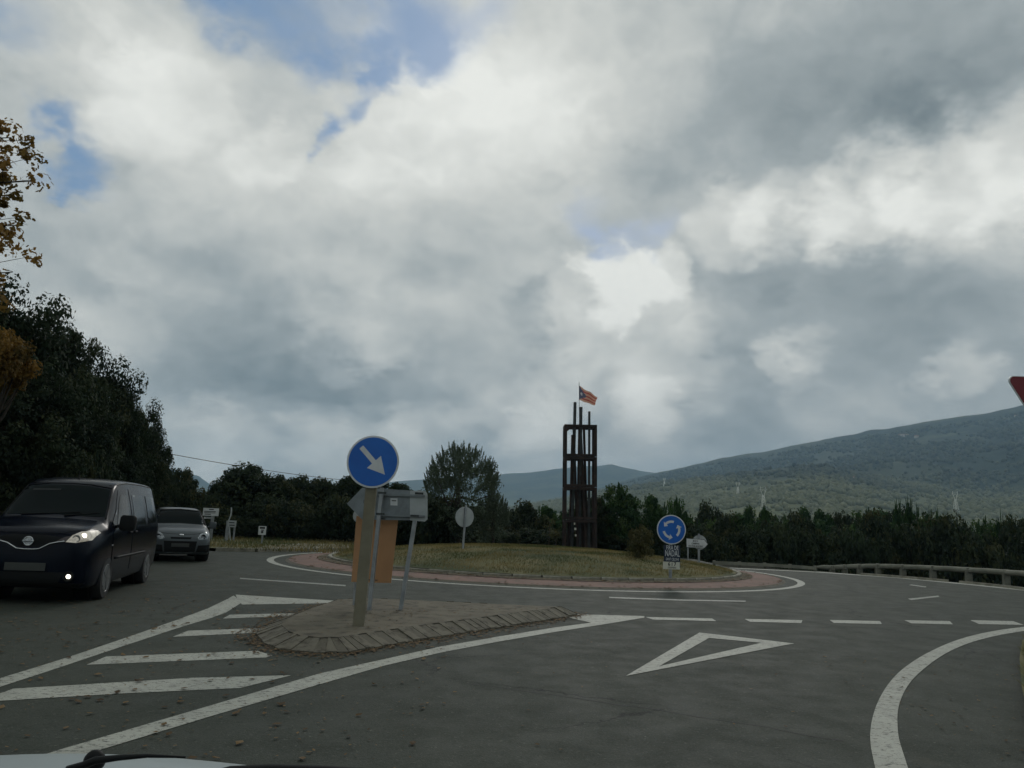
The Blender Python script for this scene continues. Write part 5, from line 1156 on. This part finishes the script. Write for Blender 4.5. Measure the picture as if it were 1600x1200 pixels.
sk.patch('windscreen', [(-.72, 1.10), (0, 1.13), (.72, 1.10), (.665, 1.30), (.585, 1.49), (.3, 1.53), (0, 1.535), (-.3, 1.53), (-.585, 1.49), (-.665, 1.30)], 'F', 'glass', sl_, .004, .06)
sk.line('windscreen_frame', [(-.75, 1.08), (-.69, 1.30), (-.605, 1.505), (.0, 1.545), (.605, 1.505), (.69, 1.30), (.75, 1.08)], 'F', .028, 'black_plastic', sl_)
for sg in (1, -1):
    dr = sk.patch('door', [(1.22, .38), (2.20, .36), (2.20, 1.44), (1.85, 1.42), (1.35, 1.10), (1.20, .95)], 'S', 'silver_paint', sl_, .006, .08, sg)
    sk.patch('window', [(1.40, 1.04), (2.12, 1.03), (2.08, 1.38), (1.80, 1.37)], 'S', 'glass_dark', dr, .010, .06, sg)
    dr = sk.patch('door', [(2.24, .36), (2.95, .36), (3.10, .75), (3.12, 1.40), (2.24, 1.44)], 'S', 'silver_paint', sl_, .006, .08, sg)
    sk.patch('window', [(2.30, 1.03), (3.04, 1.05), (3.02, 1.33), (2.30, 1.38)], 'S', 'glass_dark', dr, .010, .06, sg)
    mirror_part(sl_, sg * .88, 1.32, 1.06, sg, 'silver_paint', 1.0)
    hl = sk.patch('headlight', [(sg * .46, .70), (sg * .52, .66), (sg * .78, .70), (sg * .82, .84), (sg * .74, .90), (sg * .56, .84)], 'F', 'lamp_clear', sl_, .010, .04)
    h_ = sk.bvh.ray_cast(Vector((sg * .63, -2, .76)), Vector((0, 1, 0)))[0]; MB().lathe([(.062, 0), (.066, -.022), (.054, -.022), (.045, -.006), (.0001, .0)], 22).build('reflector', M['black_plastic'], hl, True, loc=tuple(h_))
    sk.line('headlight_rim', [(sg * .46, .70), (sg * .56, .84), (sg * .74, .90), (sg * .82, .84)], 'F', .010, 'chrome', hl)
    sk.patch('fog_recess', [(sg * .50, .50), (sg * .84, .52), (sg * .82, .30), (sg * .46, .30)], 'F', 'black_plastic', sl_, .006, .05)
    MB().beam((sg * .60, 1.75, 1.60), (sg * .59, 3.5, 1.60), .035, .03).build('roof_rail', M['black_plastic'], sl_)
    wheel(sl_, sg * .785, .80, RS, .21, sg); wheel(sl_, sg * .785, 3.35, RS, .21, sg)
    MB().lathe([(.375, sg * .52), (.375, sg * .72)], 28, Matrix.Translation((0, .80, RS)), 'X').build('arch_liner', M['black_plastic'], sl_)
    MB().lathe([(.375, sg * .52), (.375, sg * .72)], 28, Matrix.Translation((0, 3.35, RS)), 'X').build('arch_liner', M['black_plastic'], sl_)
sk.patch('upper_grille', [(-.30, .735), (.30, .735), (.27, .68), (-.27, .68)], 'F', 'black_plastic', sl_, .007, .04)
sk.patch('lower_grille', [(-.46, .62), (.46, .62), (.42, .30), (-.42, .30)], 'F', 'black_plastic', sl_, .007, .05)
sk.patch('skid_plate', [(-.34, .285), (.34, .285), (.32, .262), (-.32, .262)], 'F', 'chrome', sl_, .012, .05)
h_ = sk.bvh.ray_cast(Vector((0, -2, .79)), Vector((0, 1, 0)))[0]
MB().lathe([(.0001, -.010), (.046, -.008), (.055, 0), (.055, .01)], 28, Matrix.Diagonal((1.3, 1, .75, 1))).build('badge', M['chrome'], sl_, True, loc=tuple(h_)); text_part('badge_lettering', 'KIA', .045, M['print_black'], sl_, tuple(h_ + Vector((0, -.013, 0))), sx=1.1)
MB().box((0, 0, 0), (.50, .012, .11), None, .004).build('number_plate', M['plate'], sl_, loc=tuple(sk.bvh.ray_cast(Vector((0, -2, .50)), Vector((0, 1, 0)))[0] + Vector((0, -.02, 0))))
sk.line('bonnet_seam', [(-.70, .88), (-.4, .83), (0, .82), (.4, .83), (.70, .88)], 'F', .006, 'black_plastic', sl_, 1, 0)

# --- the bonnet of the car the picture was taken from
own = empty('own_car_front', (-.75, 1.2, 0), 'pale bonnet of the car we sit in, at the bottom left edge', 'car')
crest = [(-420, 1206), (-250, 1188), (-100, 1178), (0, 1172), (95, 1169), (200, 1171), (300, 1179), (400, 1190), (520, 1204), (650, 1216), (800, 1235), (950, 1262)]
V = []; F = []; nx = len(crest); ys = [(.30, .02), (.15, .015), (0, 0), (-.18, -.075), (-.42, -.18), (-.62, -.29), (-.80, -.43), (-.86, -.56)]
cr_ = [at(x, y, 1.55) for x, y in crest]
for c in cr_:
    for k, (dy, dz) in enumerate(ys): V.append((c.x + .75, c.y - dy - 1.2 + .0, c.z + dz ))
ny = len(ys); F = [(i * ny + j, (i + 1) * ny + j, (i + 1) * ny + j + 1, i * ny + j + 1) for i in range(nx - 1) for j in range(ny - 1)]
me = mesh_of('bonnet', V, F, M['white_paint']); bn = link('bonnet', me, own); me.shade_smooth(); md = bn.modifiers.new('s', 'SUBSURF'); md.levels = 2; md.render_levels = 2
# wings and bumper so that the front stands on the road
a_, b_ = Vector(V[0]), Vector(V[-ny])
for q_, sg in ((cr_[0], -1), (cr_[-1], 1)):
    x = q_.x + .75
    MB().box((x + sg * .03, .55, (q_.z - .30) / 2 + .10), (.06, 1.25, q_.z - .30), None, .02).build('wing', M['white_paint'], own)
    wheel(own, x - sg * .10, .62, .30, .18, sg)
zc = min(cr_[0].z, cr_[-1].z)
MB().box(((cr_[0].x + cr_[-1].x) / 2 + .75, 1.18, .42), (cr_[-1].x - cr_[0].x, .10, .44), None, .03).build('bumper', M['white_paint'], own)
# wiper: round cap with a dark arm along the bottom of the screen
cp = at(146, 1190, 1.30) - Vector(own.location)
MB().lathe([(.0001, -.006), (.010, -.0055), (.0155, -.002), (.0165, .002), (.0165, .006)], 24, Matrix.Translation(cp)).build('wiper_cap', M['black_plastic'], own, True)
P = [at(x, y, 1.28) - Vector(own.location) for x, y in ((105, 1203), (130, 1196), (150, 1188), (185, 1184), (230, 1181), (290, 1183))]
MB().tube(P, [.006, .006, .006, .0045, .003, .0015], 8).build('wiper_arm', M['black_plastic'], own, True)
P = [at(x, y, 1.22) - Vector(own.location) for x, y in ((330, 1216), (360, 1208), (420, 1204), (500, 1206), (600, 1212), (700, 1220))]
MB().tube(P, [.010, .010, .009, .009, .009, .009], 8).build('wiper_blade', M['black_plastic'], own, True)

# ------------------------------------------------------------------ haze
hz = bpy.data.materials.new('haze'); hz.use_nodes = True; t = hz.node_tree; t.nodes.clear(); q = NG(t); pv = q.n('ShaderNodeVolumePrincipled'); pv.inputs['Color'].default_value = (.52, .76, 1.0, 1); pv.inputs['Density'].default_value = HAZE; pv.inputs['Anisotropy'].default_value = .1
t.links.new(pv.outputs[0], q.n('ShaderNodeOutputMaterial').inputs['Volume'])
zmin = float(Z2.min()) - 1.5; zmax = float(Z2.max()) + 8
tag(MB().box((0, 0, (zmin + zmax) / 2), (12700, 12700, zmax - zmin)).build('haze', hz), 'pale blue haze filling the valley between us and the hills', 'haze', kind='stuff')
print('haze', zmin, zmax, 'tris', sum(len(m_.polygons) for m_ in bpy.data.meshes), 'objs', len(bpy.data.objects))
